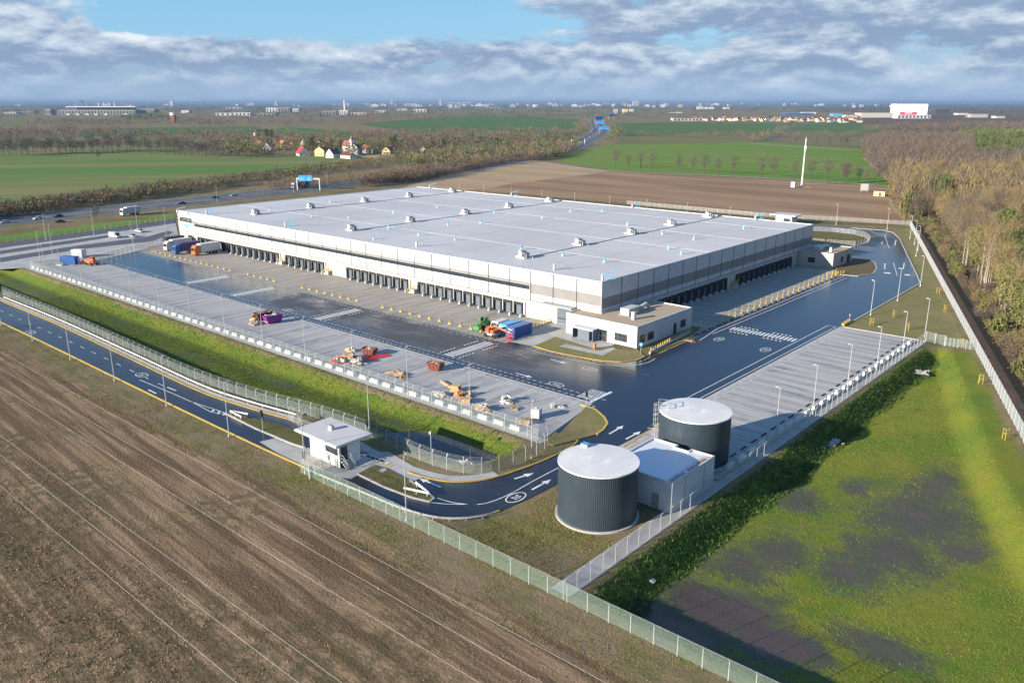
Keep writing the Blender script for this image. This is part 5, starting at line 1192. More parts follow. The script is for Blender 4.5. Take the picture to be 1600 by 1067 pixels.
heap(G(95,414), 14, 2.2, 1.2, .8, ('card','steel'), 19, 'row of small pale objects at the lot corner', big=.8)
q = MB(); q.sheet(pxs((592,736),(600,732),(605,735),(597,739.5)), .14); tag(q.build('manhole_cover', M['concrete']), 'square pale manhole cover on the grass island', 'manhole cover')

# overhead wires crossing the field
for i, (p0, p1, lab) in enumerate((((0,756),(369,1064),'overhead wire nearest the bottom left corner'),((55,750),(466,1064),'second overhead wire from the bottom left corner'),((108,750),(500,1049),'third overhead wire from the bottom left corner'),((231,750),(500,905),'overhead wire in the middle of the field'),((300,750),(500,862),'overhead wire just above the middle one'),((369,750),(500,823),'overhead wire closest to the fence'))):
    zt = 9.0
    y0 = (G(*p0, zt)[1]+G(*p1, zt)[1])/2
    pts = [(x, y0, zt+1.0*((x+75)/150)**2-.2) for x in np.linspace(-420, 260, 40)]
    tag(MB().tube(pts, .016, 4).build('overhead_wire', M['wirec']), lab, 'wire', 'overhead wires over the field')
# ------------------------------------------------------------------ country beyond: fields, tracks
def fld(name, pts, z, m, sm=0): return sheet(name, spline(pxs(*pts), 4, True) if sm else pxs(*pts), z, M[m])
fld('green_field', ((-80,342),(0,325),(150,312),(300,290),(480,268),(640,250),(650,246),(580,243),(400,243),(330,241),(250,236),(120,239),(0,240),(-80,243)), .0, 'crop2')
fld('stubble_field', ((560,246),(590,241),(640,238),(740,237),(765,247),(700,250),(640,252)), .06, 'soil2')
fld('stubble_field', ((600,305),(640,290),(700,274),(760,257),(830,250),(955,268),(905,275),(800,288),(760,296)), .0, 'soil2')
sheet('bare_field', pxs((600,306),(760,295),(800,287),(905,274.5),(960,268.5),(1390,291.5),(1397,305))+[(-112,420),(FX(388)-1,390),(-170,374),(-330,374)], .01, M['soil1'])
sheet('back_verge', [(-330,300),(-107,300),(-107,349.5),(-240,349.5),(-240,363),(-330,363)], -.03, M['lawn'])
sheet('back_verge', [(-240,362.5),(-170,360.5),(-145,360.5),(FX(388)-1,388),(-170,372),(-330,372)], -.035, M['verge'])
fld('crop_field', ((866,250.5),(905,238),(960,226),(1060,224.5),(1200,222.5),(1345,233),(1350,245),(1392,291),(1230,280),(957,267)), .03, 'crop1')
fld('pasture', ((960,225.5),(975,214),(1100,212),(1345,216),(1342,233),(1200,222)), .1, 'crop4')
fld('crop_field', ((955,213),(966,193),(1060,191.5),(1345,194),(1400,206),(1345,211),(1100,209)), .25, 'crop3')
fld('crop_field', ((560,194),(700,182),(800,181),(905,187),(918,203),(900,211),(760,204),(650,209)), .25, 'crop3')
fld('crop_field', ((370,208),(450,199),(580,208),(570,216),(420,214)), .15, 'crop3')
fld('crop_field', ((-60,184),(42,184.5),(46,196),(-60,198)), .2, 'crop4')
fld('pasture', ((130,201),(400,198),(420,205),(250,211),(120,214)), .15, 'crop3')
fld('pasture', ((590,181),(680,179),(760,177),(900,178),(900,183),(700,182)), .3, 'crop4')
fld('pasture', ((-60,216),(120,209),(330,216),(400,222),(420,236),(250,235),(-60,238)), .12, 'crop4')
fld('scrub_land', ((600,222),(760,212),(905,216),(900,222),(820,236),(700,236)), .1, 'scrub')
fld('scrub_land', ((975,213),(1345,209),(1345,214),(1100,213)), .2, 'scrub')
fld('forest_track_verge', ((1388,318),(1400,300),(1372,268),(1348,248),(1360,246),(1385,268),(1412,300),(1425,340),(1418,352)), .05, 'soil2')
struct(MB().ribbon(spline(pxs((700,243),(760,250),(860,258),(955,267.6),(1100,273.5),(1230,280.5),(1390,291)), 3), 3.0, .06).build('farm_track', M['concrete']))
struct(MB().ribbon(pxs((1170,224),(1250,230),(1335,234.5)), 4.0, .16).build('farm_track', M['concrete']))
struct(MB().ribbon(pxs((1195,219),(1230,207),(1262,194)), 9, .3).build('country_road', M['hwy']))
struct(MB().sheet([(FX(388)+1.6,388),(FX(140)+1.6,140),(FX(140)+3.6,140),(FX(388)+3.6,388)], -.03).build('leaf_strip', mat('wet_leaf_litter', (.36,.17,.08), (.19,.14,.085), .9, .3, world=True, bump=.1)))

# ------------------------------------------------------------------ trees
def slivers(n, ctr, rad, L, wd, up=.6, seed=0, quad=False, shell=.35):
    """n slim triangles (twigs) or small quads (leaf clumps) spread through an ellipsoid; returns verts (n,3or4,3)"""
    r = np.random.default_rng(seed)
    d = r.normal(size=(n,3)); d /= np.linalg.norm(d, axis=1)[:,None]
    rr = (shell+(1-shell)*r.random(n))**.6
    p = d*rr[:,None]*np.array(rad)
    p += .18*np.array(rad)*r.normal(size=(n,3))*np.array([1,1,.6])
    p[:,2] = np.maximum(p[:,2], -rad[2]*.95)
    p += np.array(ctr)
    if quad:
        a = r.normal(size=(n,3)); a /= np.linalg.norm(a, axis=1)[:,None]
        b_ = np.cross(a, r.normal(size=(n,3))); b_ /= np.linalg.norm(b_, axis=1)[:,None]
        s = L*(.55+.9*r.random(n))[:,None]; w_ = wd*(.55+.9*r.random(n))[:,None]
        return np.stack([p-a*s, p-b_*w_, p+a*s, p+b_*w_], 1)
    g = d*np.array([1,1,.5])+np.array([0,0,up])+.45*r.normal(size=(n,3)); g /= np.linalg.norm(g, axis=1)[:,None]
    sde = np.cross(g, r.normal(size=(n,3))); sde /= np.linalg.norm(sde, axis=1)[:,None]
    ll = L*(.5+r.random(n))[:,None]
    return np.stack([p-sde*wd/2, p+sde*wd/2, p+g*ll], 1)
def trunkmesh(q, h, r, limbs, seed, spread, base=.35, m=0):
    rd = random.Random(seed); lean = rd.uniform(-.03, .03)*h
    q.tube([(0,0,-.3),(lean*.3,0,h*.45),(lean,0,h*.92)], r, 6, m, r*.22)
    for i in range(limbs):
        z = h*(base+(.86-base)*i/limbs); a = i*2.4+rd.uniform(-.4,.4); l = spread*(1.1-.55*i/limbs)*rd.uniform(.7,1.1)
        q.tube([(lean*z/h,0,z),(l*.5*math.cos(a),l*.5*math.sin(a),z+l*.45),(l*math.cos(a),l*math.sin(a),z+l*1.0)], r*.38, 4, m, r*.08)
    return q
def tree(kind, seed, label='', group=None, n=None):
    f = thing({'pine':'pine_tree','birch':'birch_tree'}.get(kind,'bare_tree'), (0,0,0), 0, label, 'tree', group)
    if kind == 'pine':
        trunkmesh(MB(), 13, .2, 5, seed, 2.0, .5).build('trunk', M['bark'], f)
        V = np.concatenate([slivers(700,(0,0,9.5),(2.6,2.6,3.6),.32,.18,0,seed,True,.2), slivers(260,(.8,.5,6.8),(2.0,2.0,1.4),.32,.18,0,seed+50,True), slivers(200,(-.9,.3,12.4),(1.3,1.3,1.5),.3,.16,0,seed+70,True)]); mt = 'needle'
    elif kind == 'birch':
        q = MB()
        for k_ in range(3):
            dx, dy = .7*math.cos(k_*2.1+seed), .7*math.sin(k_*2.1+seed); q.T = Matrix.Translation((dx,dy,0)) @ Matrix.Rotation(.06*(k_-1), 4, 'X'); trunkmesh(q, 12.5, .13, 5, seed+k_, 1.6, .5)
        q.build('trunk', M['birch'], f)
        V = np.concatenate([slivers(520,(0,0,10.0),(2.5,2.5,3.4),1.1,.06,.5,seed,False,.1), slivers(160,(0,0,5),(1.6,1.6,3.0),.8,.06,.3,seed+9,False,.1)]); mt = 'twiggold'
    elif kind == 'ivy':
        trunkmesh(MB(), 11, .2, 6, seed, 2.2, .35).build('trunk', M['bark'], f)
        V = slivers(1000,(0,0,7.6),(2.7,2.7,4.2),.27,.16,0,seed,True,.1); mt = 'ivy'
    elif kind in ('far','row'):
        trunkmesh(MB(), 11.5, .24, 8, seed, 2.6, .30).build('trunk', M['bark'], f)
        V = np.concatenate([slivers(520,(0,0,8.6),(3.0,3.0,3.9),1.0,.20 if kind == 'far' else .12,.5,seed,False,.1), slivers(120,(.4,-.3,5.6),(2.0,2.0,1.8),.9,.16,.4,seed+5,False,.1)]); mt = 'twiggrey'
    else:
        trunkmesh(MB(), 11.5, .17, 8, seed, 2.6, .32).build('trunk', M['bark'], f)
        V = np.concatenate([slivers(n or 760,(0,0,9.2),(3.0,3.0,3.6),1.2,.065,.7,seed,False,.1), slivers(160,(.5,-.4,6.2),(2.2,2.2,1.8),1.0,.06,.5,seed+5,False,.1)]); mt = {'bare':'twig','grey':'twiggrey','gold':'twiggold','red':'twigred'}[kind]
    k_ = V.shape[1]; npobj('crown', npmesh('crown', V.reshape(-1,3), np.arange(V.shape[0]*k_).reshape(-1,k_), M[mt]), f)
    KIDS[f] = [c for c in bpy.data.objects if c.parent == f]
    return f
TV = {}
for kd in ('bare','grey','gold','red','pine','birch','ivy','far','row'): TV[kd] = [[tree(kd, 31*i+len(kd)*7), False] for i in range(3 if kd != 'bare' else 4)]
def plant(kind, x, y, sc, label, group, zs=1.0, z=-.05):
    v_ = random.choice(TV[kind]); rz = random.uniform(0, 6.28)
    if not v_[1]:
        v_[1] = True; o = v_[0]; o.location = (x,y,z); o.rotation_euler = (0,0,rz); o.scale = (sc,sc,sc*zs); o['label'] = label; o['group'] = group; return o
    return dup(v_[0], (x,y,z), rz, label, (sc,sc,sc*zs), group)
def inpoly(poly, x, y):
    ins = False; n = len(poly)
    for i in range(n):
        (ax, ay), (bx, by) = poly[i], poly[(i+1) % n]
        if (ay > y) != (by > y) and x < (bx-ax)*(y-ay)/(by-ay)+ax: ins = not ins
    return ins
wood_px = [(1412,345),(1392,322),(1398,304),(1372,272),(1350,250),(1345,230),(1420,219),(1520,218),(1660,230),(1660,900),(1600,700)]
pts = []
y = 138.0
while y < 1200:
    st = 4.3 if y < 300 else (5.0 if y < 480 else 6.8)
    x = -760.0
    while x < 60:
        xx, yy = x+random.uniform(-.42,.42)*st, y+random.uniform(-.42,.42)*st
        if (yy > 388 or xx > FX(yy)+8.5+random.uniform(0,1.5)):
            px, py, w_ = PX(xx, yy)
            if w_ > 0 and px < 1655 and inpoly(wood_px, px, py): pts.append((w_, xx, yy, px, py))
        x += st
    y += st
pts.sort()
def woodkind(xx, yy, px, py):
    edge = xx-FX(yy)
    r = random.random()
    if (abs(px-1466) < 9 and abs(py-336) < 9): return 'pine'
    if px > 1520 and py < 262 and r < .85: return 'pine'
    if px > 1548 and 388 < py < 500 and edge > 17 and r < .55: return 'ivy' if r < .25 else 'pine'
    if edge < 15 and yy < 300:
        if 1478 < px < 1580 and py < 625: return 'birch' if r < .52 else ('ivy' if r < .72 else 'gold')
        return 'birch' if r < .10 else ('ivy' if r < .45 else ('gold' if r < .8 else 'bare'))
    if py > 390 and px > 1535: return 'ivy' if r < .48 else ('pine' if r < .68 else 'gold')
    if py > 400 and r < .35: return 'ivy'
    if py < 285: return 'grey' if r < .62 else ('bare' if r < .85 else 'red')
    return 'gold' if r < .48 else ('bare' if r < .80 else ('grey' if r < .92 else 'ivy'))
lab = {'pine':'dark green pine standing among bare trees in the wood','birch':'pale trunked bare birch at the edge of the wood','ivy':'olive green tree in the wood beside the long fence','gold':'golden brown bare tree in the wood beyond the long fence','bare':'brown bare tree in the wood beyond the long fence','grey':'grey brown bare tree in the wood beyond the long fence','red':'reddish bare tree in the wood beyond the long fence'}
for w_, xx, yy, px, py in pts[:298]:
    kd = woodkind(xx, yy, px, py); plant(kd, xx, yy, random.uniform(.78,1.05), lab[kd], 'trees of the wood, '+{'pine':'pines','birch':'birches','ivy':'olive trees'}.get(kd, kd+' bare trees'), random.uniform(1.15,1.5))
# woods and hedges that read as one mass
WM = ['twig','twiggrey','twiggold','twigred','needle','ivy','bark']
def mass(name, plist, label, K=46, cat='wood', tri=True):
    """plist rows: x, y, height, radius, material index"""
    A = np.array(plist); n = len(A); out = []; mi = []
    base = [slivers(int(K*1.5),(0,0,.58),(1,1,.42),.15,.070,.55,s_,False,.02) for s_ in range(6)]
    baseq = [slivers(K,(0,0,.56),(1,1,.46),.17,.12,0,s_,True,.1)[:, :3] for s_ in range(6)]
    for i in range(n):
        x, y, h, r, m_ = A[i]; B_ = (baseq if m_ in (4,5) else base)[i % 6]
        a = (i*2.399) % 6.283; c, s_ = math.cos(a), math.sin(a)
        V = np.empty_like(B_); V[...,0] = (B_[...,0]*c-B_[...,1]*s_)*r+x; V[...,1] = (B_[...,0]*s_+B_[...,1]*c)*r+y; V[...,2] = B_[...,2]*h
        mx = V.mean(1); 
        out.append(V); mi += [int(m_)]*len(V)
        tr = np.array([[[-.03,0,0],[.03,0,0],[0,0,.7]],[[0,-.03,0],[0,.03,0],[0,0,.7]]])*np.array([h*.6,h*.6,h])+np.array([x,y,0]); out.append(tr); mi += [6,6]
    V = np.concatenate(out)
    o = npobj(name, npmesh(name, V.reshape(-1,3), np.arange(len(V)*3).reshape(-1,3), [M[k_] for k_ in WM], mi)); return tag(o, label, cat, kind='stuff')
rows = []
for w_, xx, yy, px, py in pts[298:]:
    kd = woodkind(xx, yy, px, py); rows.append((xx, yy, random.uniform(12.5,18.5)*(1.0 if kd != 'pine' else 1.05), random.uniform(2.3,3.4), {'bare':0,'grey':1,'gold':2,'red':3,'pine':4,'ivy':5,'birch':2}[kd]))
rows += [(FX(yy)+random.uniform(5.5,15), yy, random.uniform(1.2,4.5), random.uniform(1.0,2.2), random.choice((0,2,5,3,1,5))) for yy in np.random.default_rng(4).uniform(140,420,420)]
mass('wood', rows, 'deep brown wood stretching away behind the long fence', 210)
def scatter(poly, n, h, r, mats, jitter=True):
    """points spread evenly over the picture area of a ground polygon given by its pixels"""
    xs_ = [p[0] for p in poly]; ys_ = [p[1] for p in poly]; out = []
    while len(out) < n:
        px, py = random.uniform(min(xs_), max(xs_)), random.uniform(min(ys_), max(ys_))
        if inpoly(poly, px, py):
            g = G(px, py); s_ = random.uniform(.7, 1.2); out.append((*g, h*s_, r*random.uniform(.7,1.3), random.choice(mats)))
    return out
mass('roadside_scrub_bushes', scatter([(560,294),(640,286),(700,276),(760,262),(830,253.5),(875,246),(905,236),(893,231),(840,243),(760,252),(640,276),(560,288)], 620, 7.0, 3.5, [0,3,1,6,0]), 'brown bushes on the near slope of the highway cutting', 70, 'scrub')
mass('hedgerow', scatter([(-60,352),(0,343),(150,321),(300,302),(420,285),(560,265),(700,248),(745,245),(700,240),(560,255),(400,277),(250,296),(0,329),(-60,337)], 900, 5.5, 3.2, [0,3,1,6,6,5]), 'dark belt of bushes between highway and green field', 60, 'hedge')
mass('roadside_scrub_bushes', scatter([(380,307),(440,298),(560,290),(640,284),(700,272),(760,262),(800,250),(740,252),(660,266),(560,277),(480,285),(400,300)], 330, 5.5, 3.0, [0,3,2,1,0]), 'brown scrub between highway and warehouse roof', 60, 'scrub')
mass('woodland', scatter([(640,262),(700,264),(760,260),(800,252),(868,250),(905,235),(900,222),(860,222),(800,228),(700,240),(620,250)], 520, 9, 5, [0,1,3,4,4,6,2]), 'mixed dark wood along the highway beyond the warehouse', 60)
mass('woodland', scatter([(590,243),(640,238),(740,234),(850,226),(890,222),(890,217),(760,219),(650,222),(600,226)], 330, 12, 7, [0,3,1,4,1]), 'brown wood behind the village', 55)
mass('woodland', scatter([(340,247),(400,247),(470,243),(640,243),(640,232),(590,224),(480,222),(380,222),(330,226)], 260, 11, 6, [0,1,4,5,2,3]), 'garden trees around the village houses', 60)
mass('woodland', scatter([(-40,222),(130,214),(330,222),(600,222),(760,214),(905,214),(905,208),(650,211),(450,216),(250,212),(100,206),(-40,210)], 520, 13, 9, [0,1,3,3,0]), 'long brown tree belt across the middle distance', 45)
mass('woodland', scatter([(50,200),(380,198),(560,196),(760,186),(640,181),(450,184),(300,186),(180,190),(50,188)], 420, 14, 16, [0,1,3,1]), 'hazy brown belt of trees before the far town', 36)
mass('woodland', scatter([(180,189),(300,187),(255,182),(200,184)], 40, 16, 18, [4,4]), 'dark conifer clump near the far airport', 36)
mass('woodland', scatter([(905,212),(918,205),(912,192),(900,190),(895,200)], 40, 11, 7, [0,3,1]), 'bushes left of the far highway bend', 45)
mass('woodland', scatter([(955,222),(975,216),(970,205),(955,195),(950,188),(990,186),(1050,190),(1050,184),(960,182),(945,190),(948,205),(958,212)], 130, 11, 7, [0,3,1,4]), 'bushes right of the far highway bend', 45)
mass('hedgerow', scatter([(1000,215),(1345,218),(1345,211),(1200,209),(1000,211)], 130, 8, 6, [0,3,3,1]), 'reddish hedge between the two far green fields', 40, 'hedge')
mass('woodland', scatter([(1180,224),(1262,194),(1250,194),(1170,222)], 40, 12, 6, [1,0]), 'roadside trees along the far country road', 45)
mass('woodland', scatter([(1345,209),(1430,207),(1600,209),(1660,209),(1660,197),(1500,197),(1380,201)], 260, 14, 13, [1,0,1,3]), 'grey belt of trees beyond the wood on the right', 40)
mass('woodland', scatter([(1490,224),(1660,236),(1660,216),(1560,214),(1490,217)], 260, 15, 6, [4,4,5]), 'dark green pines on the right behind the brown wood', 60)
mass('woodland', scatter([(1040,193),(1345,194),(1345,188),(1040,188)], 120, 9, 12, [0,1,4,3]), 'garden trees of the far suburb', 30)
far_rows = []
for py, n, h, r in ((183,260,14,26),(178,300,15,38),(174,330,16,60),(170.5,330,17,95),(167.5,330,18,150),(165.2,330,20,240),(163.6,330,24,420),(162.5,300,30,700)):
    for _ in range(n):
        px = random.uniform(-60, 1660)
        if py > 176 and (60 < px < 230 or 1140 < px < 1560): 
            if random.random() < .6: continue
        g = G(px, py+random.uniform(-.9,.9)*(py-161)*.12); far_rows.append((*g, h*random.uniform(.7,1.15), r*random.uniform(.6,1.3), random.choice((0,1,1,4,4,6))))
mass('distant_woods', far_rows, 'thin bands of distant woods below the horizon', 30)

# single trees that can be told apart
for i, (px, py) in enumerate(((961,262),(982,264),(1001,263),(1019,267),(1060,269),(1082,271),(1100,273),(1121,274),(1145,275),(1189,278),(1207,280),(1240,281),(1266,284),(1292,285),(1316,288),(1322,288),(1341,286),(1354,290),(1371,291),(1385,292))):
    plant('row', *G(px, py), random.uniform(1.15,1.5)*(.72 if i in (1,16,17) else 1), f'slim bare tree in the row along the farm track, {ORD(i+1)} from the left', 'row of bare trees along the farm track')
plant('far', *G(154,250.5), .75, 'lone small tree in the middle of the green field', 'lone field tree')
rw = []
for i in range(56):
    t_ = i/55; px = -5+345*t_+random.uniform(-3,3); py = 245-7*math.sin(t_*3.1)+random.uniform(-2,2)+(3 if t_ > .85 else 0)
    plant('far', *G(px, py), random.uniform(1.1,1.7), f'tall bare tree in the belt behind the green field, {ORD(i+1)} from the left', 'tree belt behind the green field')
for i, (px, py, kd, sc) in enumerate(((490,242,'pine',.9),(512,241,'pine',.9),(519,239,'pine',1.1),(487,238,'pine',1.2),(532,241,'pine',1.1),(612,238,'pine',1.2),(616,236,'pine',1.2),(693,236,'pine',1.1),(400,236,'gold',1.1),(418,222,'pine',1.3),(404,221,'pine',1.2),(425,223,'pine',1.3),(668,240,'gold',1.3),(656,243,'bare',1.1),(584,241,'grey',1.0),(576,240,'grey',1.0),(436,242,'ivy',.9),(447,241,'gold',.9),(385,244,'ivy',.9),(462,240,'ivy',1.0))):
    plant(kd, *G(px, py), sc, f'{ {"pine":"dark evergreen","gold":"golden bare","bare":"brown bare","grey":"grey bare","ivy":"olive green"}[kd]} tree among the village houses, {ORD(i+1)} planted near the church', 'trees among the village houses')
plant('far', *G(151,346.5), .62, 'round bare shrub by the highway behind the car park', 'highway shrub')
for i, (px, py) in enumerate(((1180,221),(1295,229),(1313,231),(1275,229),(1322,231),(1242,228))): plant('far', *G(px, py), 1.15, f'dark bare tree by the pasture track, {ORD(i+1)} counted along it', 'trees by the pasture track')
for kd in TV:                                      # prototypes that found no place
    for o, u_ in TV[kd]:
        if not u_:
            for c in KIDS[o]: bpy.data.objects.remove(c)
            bpy.data.objects.remove(o)


# ------------------------------------------------------------------ village and suburb
def house(loc, rz, w, l, h, rh, wall, roof, label, name='house', group=None, wins=True):
    f = thing(name, (*loc, 0), rz, label, 'house' if name == 'house' else name.replace('_', ' '), group)
    q = MB(); q.box(-w/2,-l/2,0,w/2,l/2,h); q.add([(-w/2,-l/2,h),(w/2,-l/2,h),(0,-l/2,h+rh)], [(0,1,2)]); q.add([(-w/2,l/2,h),(w/2,l/2,h),(0,l/2,h+rh)], [(0,2,1)]); q.build('wall', M[wall], f)
    q = MB(); e = .5; d = e*rh/(w/2)
    for s_ in (-1,1): q.hexa([(s_*(w/2+e),-l/2-e,h-d),(s_*(w/2+e),l/2+e,h-d),(0,l/2+e,h+rh),(0,-l/2-e,h+rh)], [(s_*(w/2+e),-l/2-e,h-d+.3),(s_*(w/2+e),l/2+e,h-d+.3),(0,l/2+e,h+rh+.3),(0,-l/2-e,h+rh+.3)])
    r_ = q.build('roof', M[roof], f); MB().box(-.4+w*.15,-.4,h+rh*.4,.4+w*.15,.4,h+rh+1.0).build('chimney', M['brick'], r_)
    if wins:
        q = MB()
        for x in (-w*.25, w*.25): q.box(x-.6,-l/2-.05,1.0,x+.6,-l/2,2.4)
        for y in np.linspace(-l*.3, l*.3, 3): q.box(w/2,y-.6,1.0,w/2+.05,y+.6,2.4); q.box(-w/2-.05,y-.6,1.0,-w/2,y+.6,2.4)
        q.box(-.6,-l/2-.05,h,.6,-l/2,h+1.3); q.build('window', M['glass'], f)
    return f
for px, py, rz, w_, l_, h_, rh, wl, rf_, lb in ((473,243.5,70,10,13,3,5.5,'render_w','redtile','village house with a bright red roof'),(504,244,20,11,11,6,3.5,'render_y','brick','yellow village house with a low gable'),(521,246.5,15,9,12,4,5,'render_w','darktile','white gabled house at the edge of the field'),(557,241.5,25,9,11,7,4,'render_w','darktile','tall white house below the church'),(545,247.5,85,8,17,3,2,'render_w','rust','long low house with maroon roof'),(575,239,80,9,18,4,4,'render_g','brick','long orange roofed house right of the church'),(405,233,80,10,15,4,5,'render_w','brick','orange roofed house furthest left in the village'),(421,235,30,10,13,4,5,'render_w','brick','orange roofed house beside the golden tree'),(443,232,75,10,15,4,5,'render_w','brick','orange roofed house in the village middle'),(459,234,60,9,12,4,5,'render_g','brick','small orange roofed house behind the red roof'),(500,232,40,10,14,5,5,'render_w','brick','orange roofed house behind the yellow house'),(478,230,20,8,10,5,4,'render_w','brick','white house with orange roof behind the evergreens'),(397,227,60,9,12,4,5,'render_w','rust','dark red roofed house at the back left'),(606,241,30,9,11,4,4,'render_y','darktile','cream house at the right end of the village'),(402,212,70,10,14,5,4,'render_w','rust','lone house with red roof behind the village trees'),(590,240,70,9,12,4,4,'render_g','darktile','grey house near the right end of the village'),(660,238,50,8,10,3,3,'render_w','darktile','small white hut in the fields right of the village')):
    house(G(px, py), R(rz), w_, l_, h_, rh, wl, rf_, lb)
g_ = G(545,237); ch = house(g_, R(75), 11, 24, 8, 7, 'render_w', 'brick', 'village church with white tower and orange roof', 'church')
ch.scale = (.78,.78,.78); q = MB(); q.box(-3,-17.5,0,3,-12.2,17,0); q.add([(-3.3,-17.8,17),(3.3,-17.8,17),(3.3,-11.9,17),(-3.3,-11.9,17),(0,-14.8,23)], [(0,1,4),(1,2,4),(2,3,4),(3,0,4)], 1); q.build('tower', [M['render_w'], M['brick']], ch)
walls = ['render_w','render_y','render_g','render_w']; roofs = ['brick','rust','darktile','rust','darktile']
hp = {}
for i in range(64):
    t_ = i/63; px = 1085+t_*255+random.uniform(-2,2)+(i % 3)*4; py = 187.0+random.uniform(0,5.5)*(.4+.6*t_)
    k_ = i % 12; lb = f'{["white","cream","grey","pale"][i % 4]} walled house of the far suburb, {ORD(i+1)} from the left'
    if k_ not in hp: hp[k_] = house(G(px, py), R(random.uniform(0,180)), random.uniform(9,13), random.uniform(10,16), random.uniform(4,6), random.uniform(4,5.5), walls[i % 4], roofs[i % 5], lb, group='houses of the far suburb', wins=False)
    else: dup(hp[k_], (*G(px, py), 0), R(random.uniform(0,180)), lb)

# ------------------------------------------------------------------ far halls, airport, skyline
def hall(px, py, wpx, hpx, dep, wall, roof, label, name='hall', band=None, stripes=0, tw=0.0, kind='hall'):
    a, c = G(px, py), G(px+wpx, py); L = math.hypot(c[0]-a[0], c[1]-a[1]); ang = math.atan2(c[1]-a[1], c[0]-a[0])+tw
    H_ = hpx*PX(*a)[2]/1280
    f = thing(name, (*a, 0), ang, label, kind)
    q = MB(); q.box(0,0,0,L,dep,H_*.97,0)
    if band: q.box(-.2,-.3,H_*band[0],L+.2,0,H_*band[1],1)
    for i in range(stripes): q.box(L*(i+.3)/stripes,-.35,H_*.15,L*(i+.7)/stripes,-.02,H_*.8,1)
    q.build('wall', [M[wall], M['strip']], f); MB().box(-.8,-.8,H_*.97,L+.8,dep+.8,H_).build('roof', M[roof], f); return f, L, H_
f, L, H_ = hall(1390,183.5,52,20,75,'render_w','white','huge white windowless hall with a red sign on the right horizon', tw=R(-30))
q = MB(); q.box(L*.27,-1.0,H_*.20,L*.73,-.1,H_*.42); q.build('sign_board', M['signred'], f)
MB().box(L*.40,-1.4,H_*.28,L*.60,-1.05,H_*.35).build('sign_lettering', M['white'], f)
hall(1345,184,50,7,60,'cream','white','cream low hall left of the huge white hall'); hall(1402,185.5,52,5.5,40,'white','white','low white hall in front of the huge white hall', stripes=9)
hall(1462,178,22,7.5,60,'frame','steel','dark glass block right of the huge white hall'); hall(1447,176,14,5,50,'greyclad','steel','grey block between the huge hall and the dark block')
hall(1228,180,44,3,60,'blue','white','long blue hall in the far suburb'); hall(1255,179,20,3.5,40,'white','white','white hall at the right end of the long blue hall'); hall(1302,182.5,14,4.5,40,'skyblue','white','pale turquoise hall in the far suburb'); hall(1322,184,18,4,40,'white','lightgrey','white shed left of the cream hall')
hall(1517,184,26,5.5,40,'render_g','brick','orange roofed hall far on the right'); hall(1497,180,16,3,40,'white','brick','small orange roofed shed left of the orange hall'); hall(1556,185,14,3.4,30,'white','lightgrey','small white shed at the far right')
hall(1052,189.5,46,4.5,30,'cream','rust','long cream hall with dark red roof by the far field', stripes=8); hall(1050,188.5,7,4,20,'render_w','brick','short white gabled shed left of the long cream hall')
hall(1090,171.5,9,4,60,'white','white','left white hall of three on the skyline'); hall(1104,171,12,3.2,80,'white','white','middle white hall of three on the skyline'); hall(1132,171,8,3,60,'white','white','right white hall of three on the skyline')
hall(973,177,8,6,30,'render_y','render_y','ochre tower block beyond the highway'); hall(984,176,6,5,30,'white','white','white block beside the ochre tower block'); hall(959,178,6,7,20,'render_g','lightgrey','grey silo block left of the ochre tower block'); hall(1040,177,26,1.6,20,'white','lightgrey','thin white wall beyond the far field')
f, L, H_ = hall(92,179.5,120,7,120,'greyclad','lightgrey','long airport terminal with a wide pale roof far left', stripes=24)
a_ = H_; q = MB(); q.box(L*.2,30,a_,L*.9,95,a_+12,1); q.box(L*.08,15,a_+12,L*.99,120,a_+16,0)
for i in range(4): q.tube([(L*(.45+.07*i),60,a_+16),(L*(.45+.07*i),60,a_+33)], 2, 4, 0)
q.build('upper_roof', [M['lightgrey'], M['strip']], f)
for i, px in enumerate((104,119,134,148,163,194)): hall(px,180.3,5,2.6,18,'white','white',f'small white pier building before the airport terminal, {ORD(i+1)} from the left')
hall(71,180,9,8.5,40,'greyclad','lightgrey','grey control block left of the airport terminal', stripes=3); hall(222,176,20,5,60,'greyclad','lightgrey','grey block right of the airport terminal', stripes=5); hall(283,177,12,4,50,'lightgrey','lightgrey','pale block right of the grey airport block')
f, L, H_ = hall(267,192,6,11,14,'brick','brick','slim brick water tower in the trees on the left', kind='tower', name='water_tower'); MB().cyl((L/2,7), 8, 8, H_, H_+7, 12).build('tank', M['render_w'], f)
for px, py, w_, h_, wl, lb in ((337,181,30,4,'white','white hall with dark door strip before the left skyline'),(367,181.5,24,5,'white','tall white hall beside the one with a dark strip'),(352,170,26,2,'lightgrey','thin grey hall on the left skyline'),(404,181,26,3.5,'greyclad','grey hall below the long grey blocks'),(416,175.5,18,6.5,'lightgrey','left block of the long grey row'),(435,175.5,18,6.5,'greyclad','right block of the long grey row'),(455,175,12,5,'lightgrey','end block of the long grey row'),(503,180,22,6,'greyclad','grey works building at the chimney'),(530,180,14,7,'lightgrey','pale works building below the chimney'),(548,180,24,3.5,'white','low white hall right of the chimney'),(585,176,18,3,'white','white shed right of the works'),(646,176,20,5,'white','bright white hall in the middle of the skyline'),(620,173,16,3,'lightgrey','pale hall left of the bright white hall'),(700,170,20,2.4,'lightgrey','thin pale hall below the twin towers'),(760,171,26,2.6,'greyclad','grey hall right of the tower block'),(5,178,20,2.5,'lightgrey','pale sheds at the far left edge'),(30,176.5,22,2.2,'greyclad','grey sheds beside the far left edge')):
    hall(px, py, w_, h_, 60, wl, 'lightgrey', lb, stripes=4)
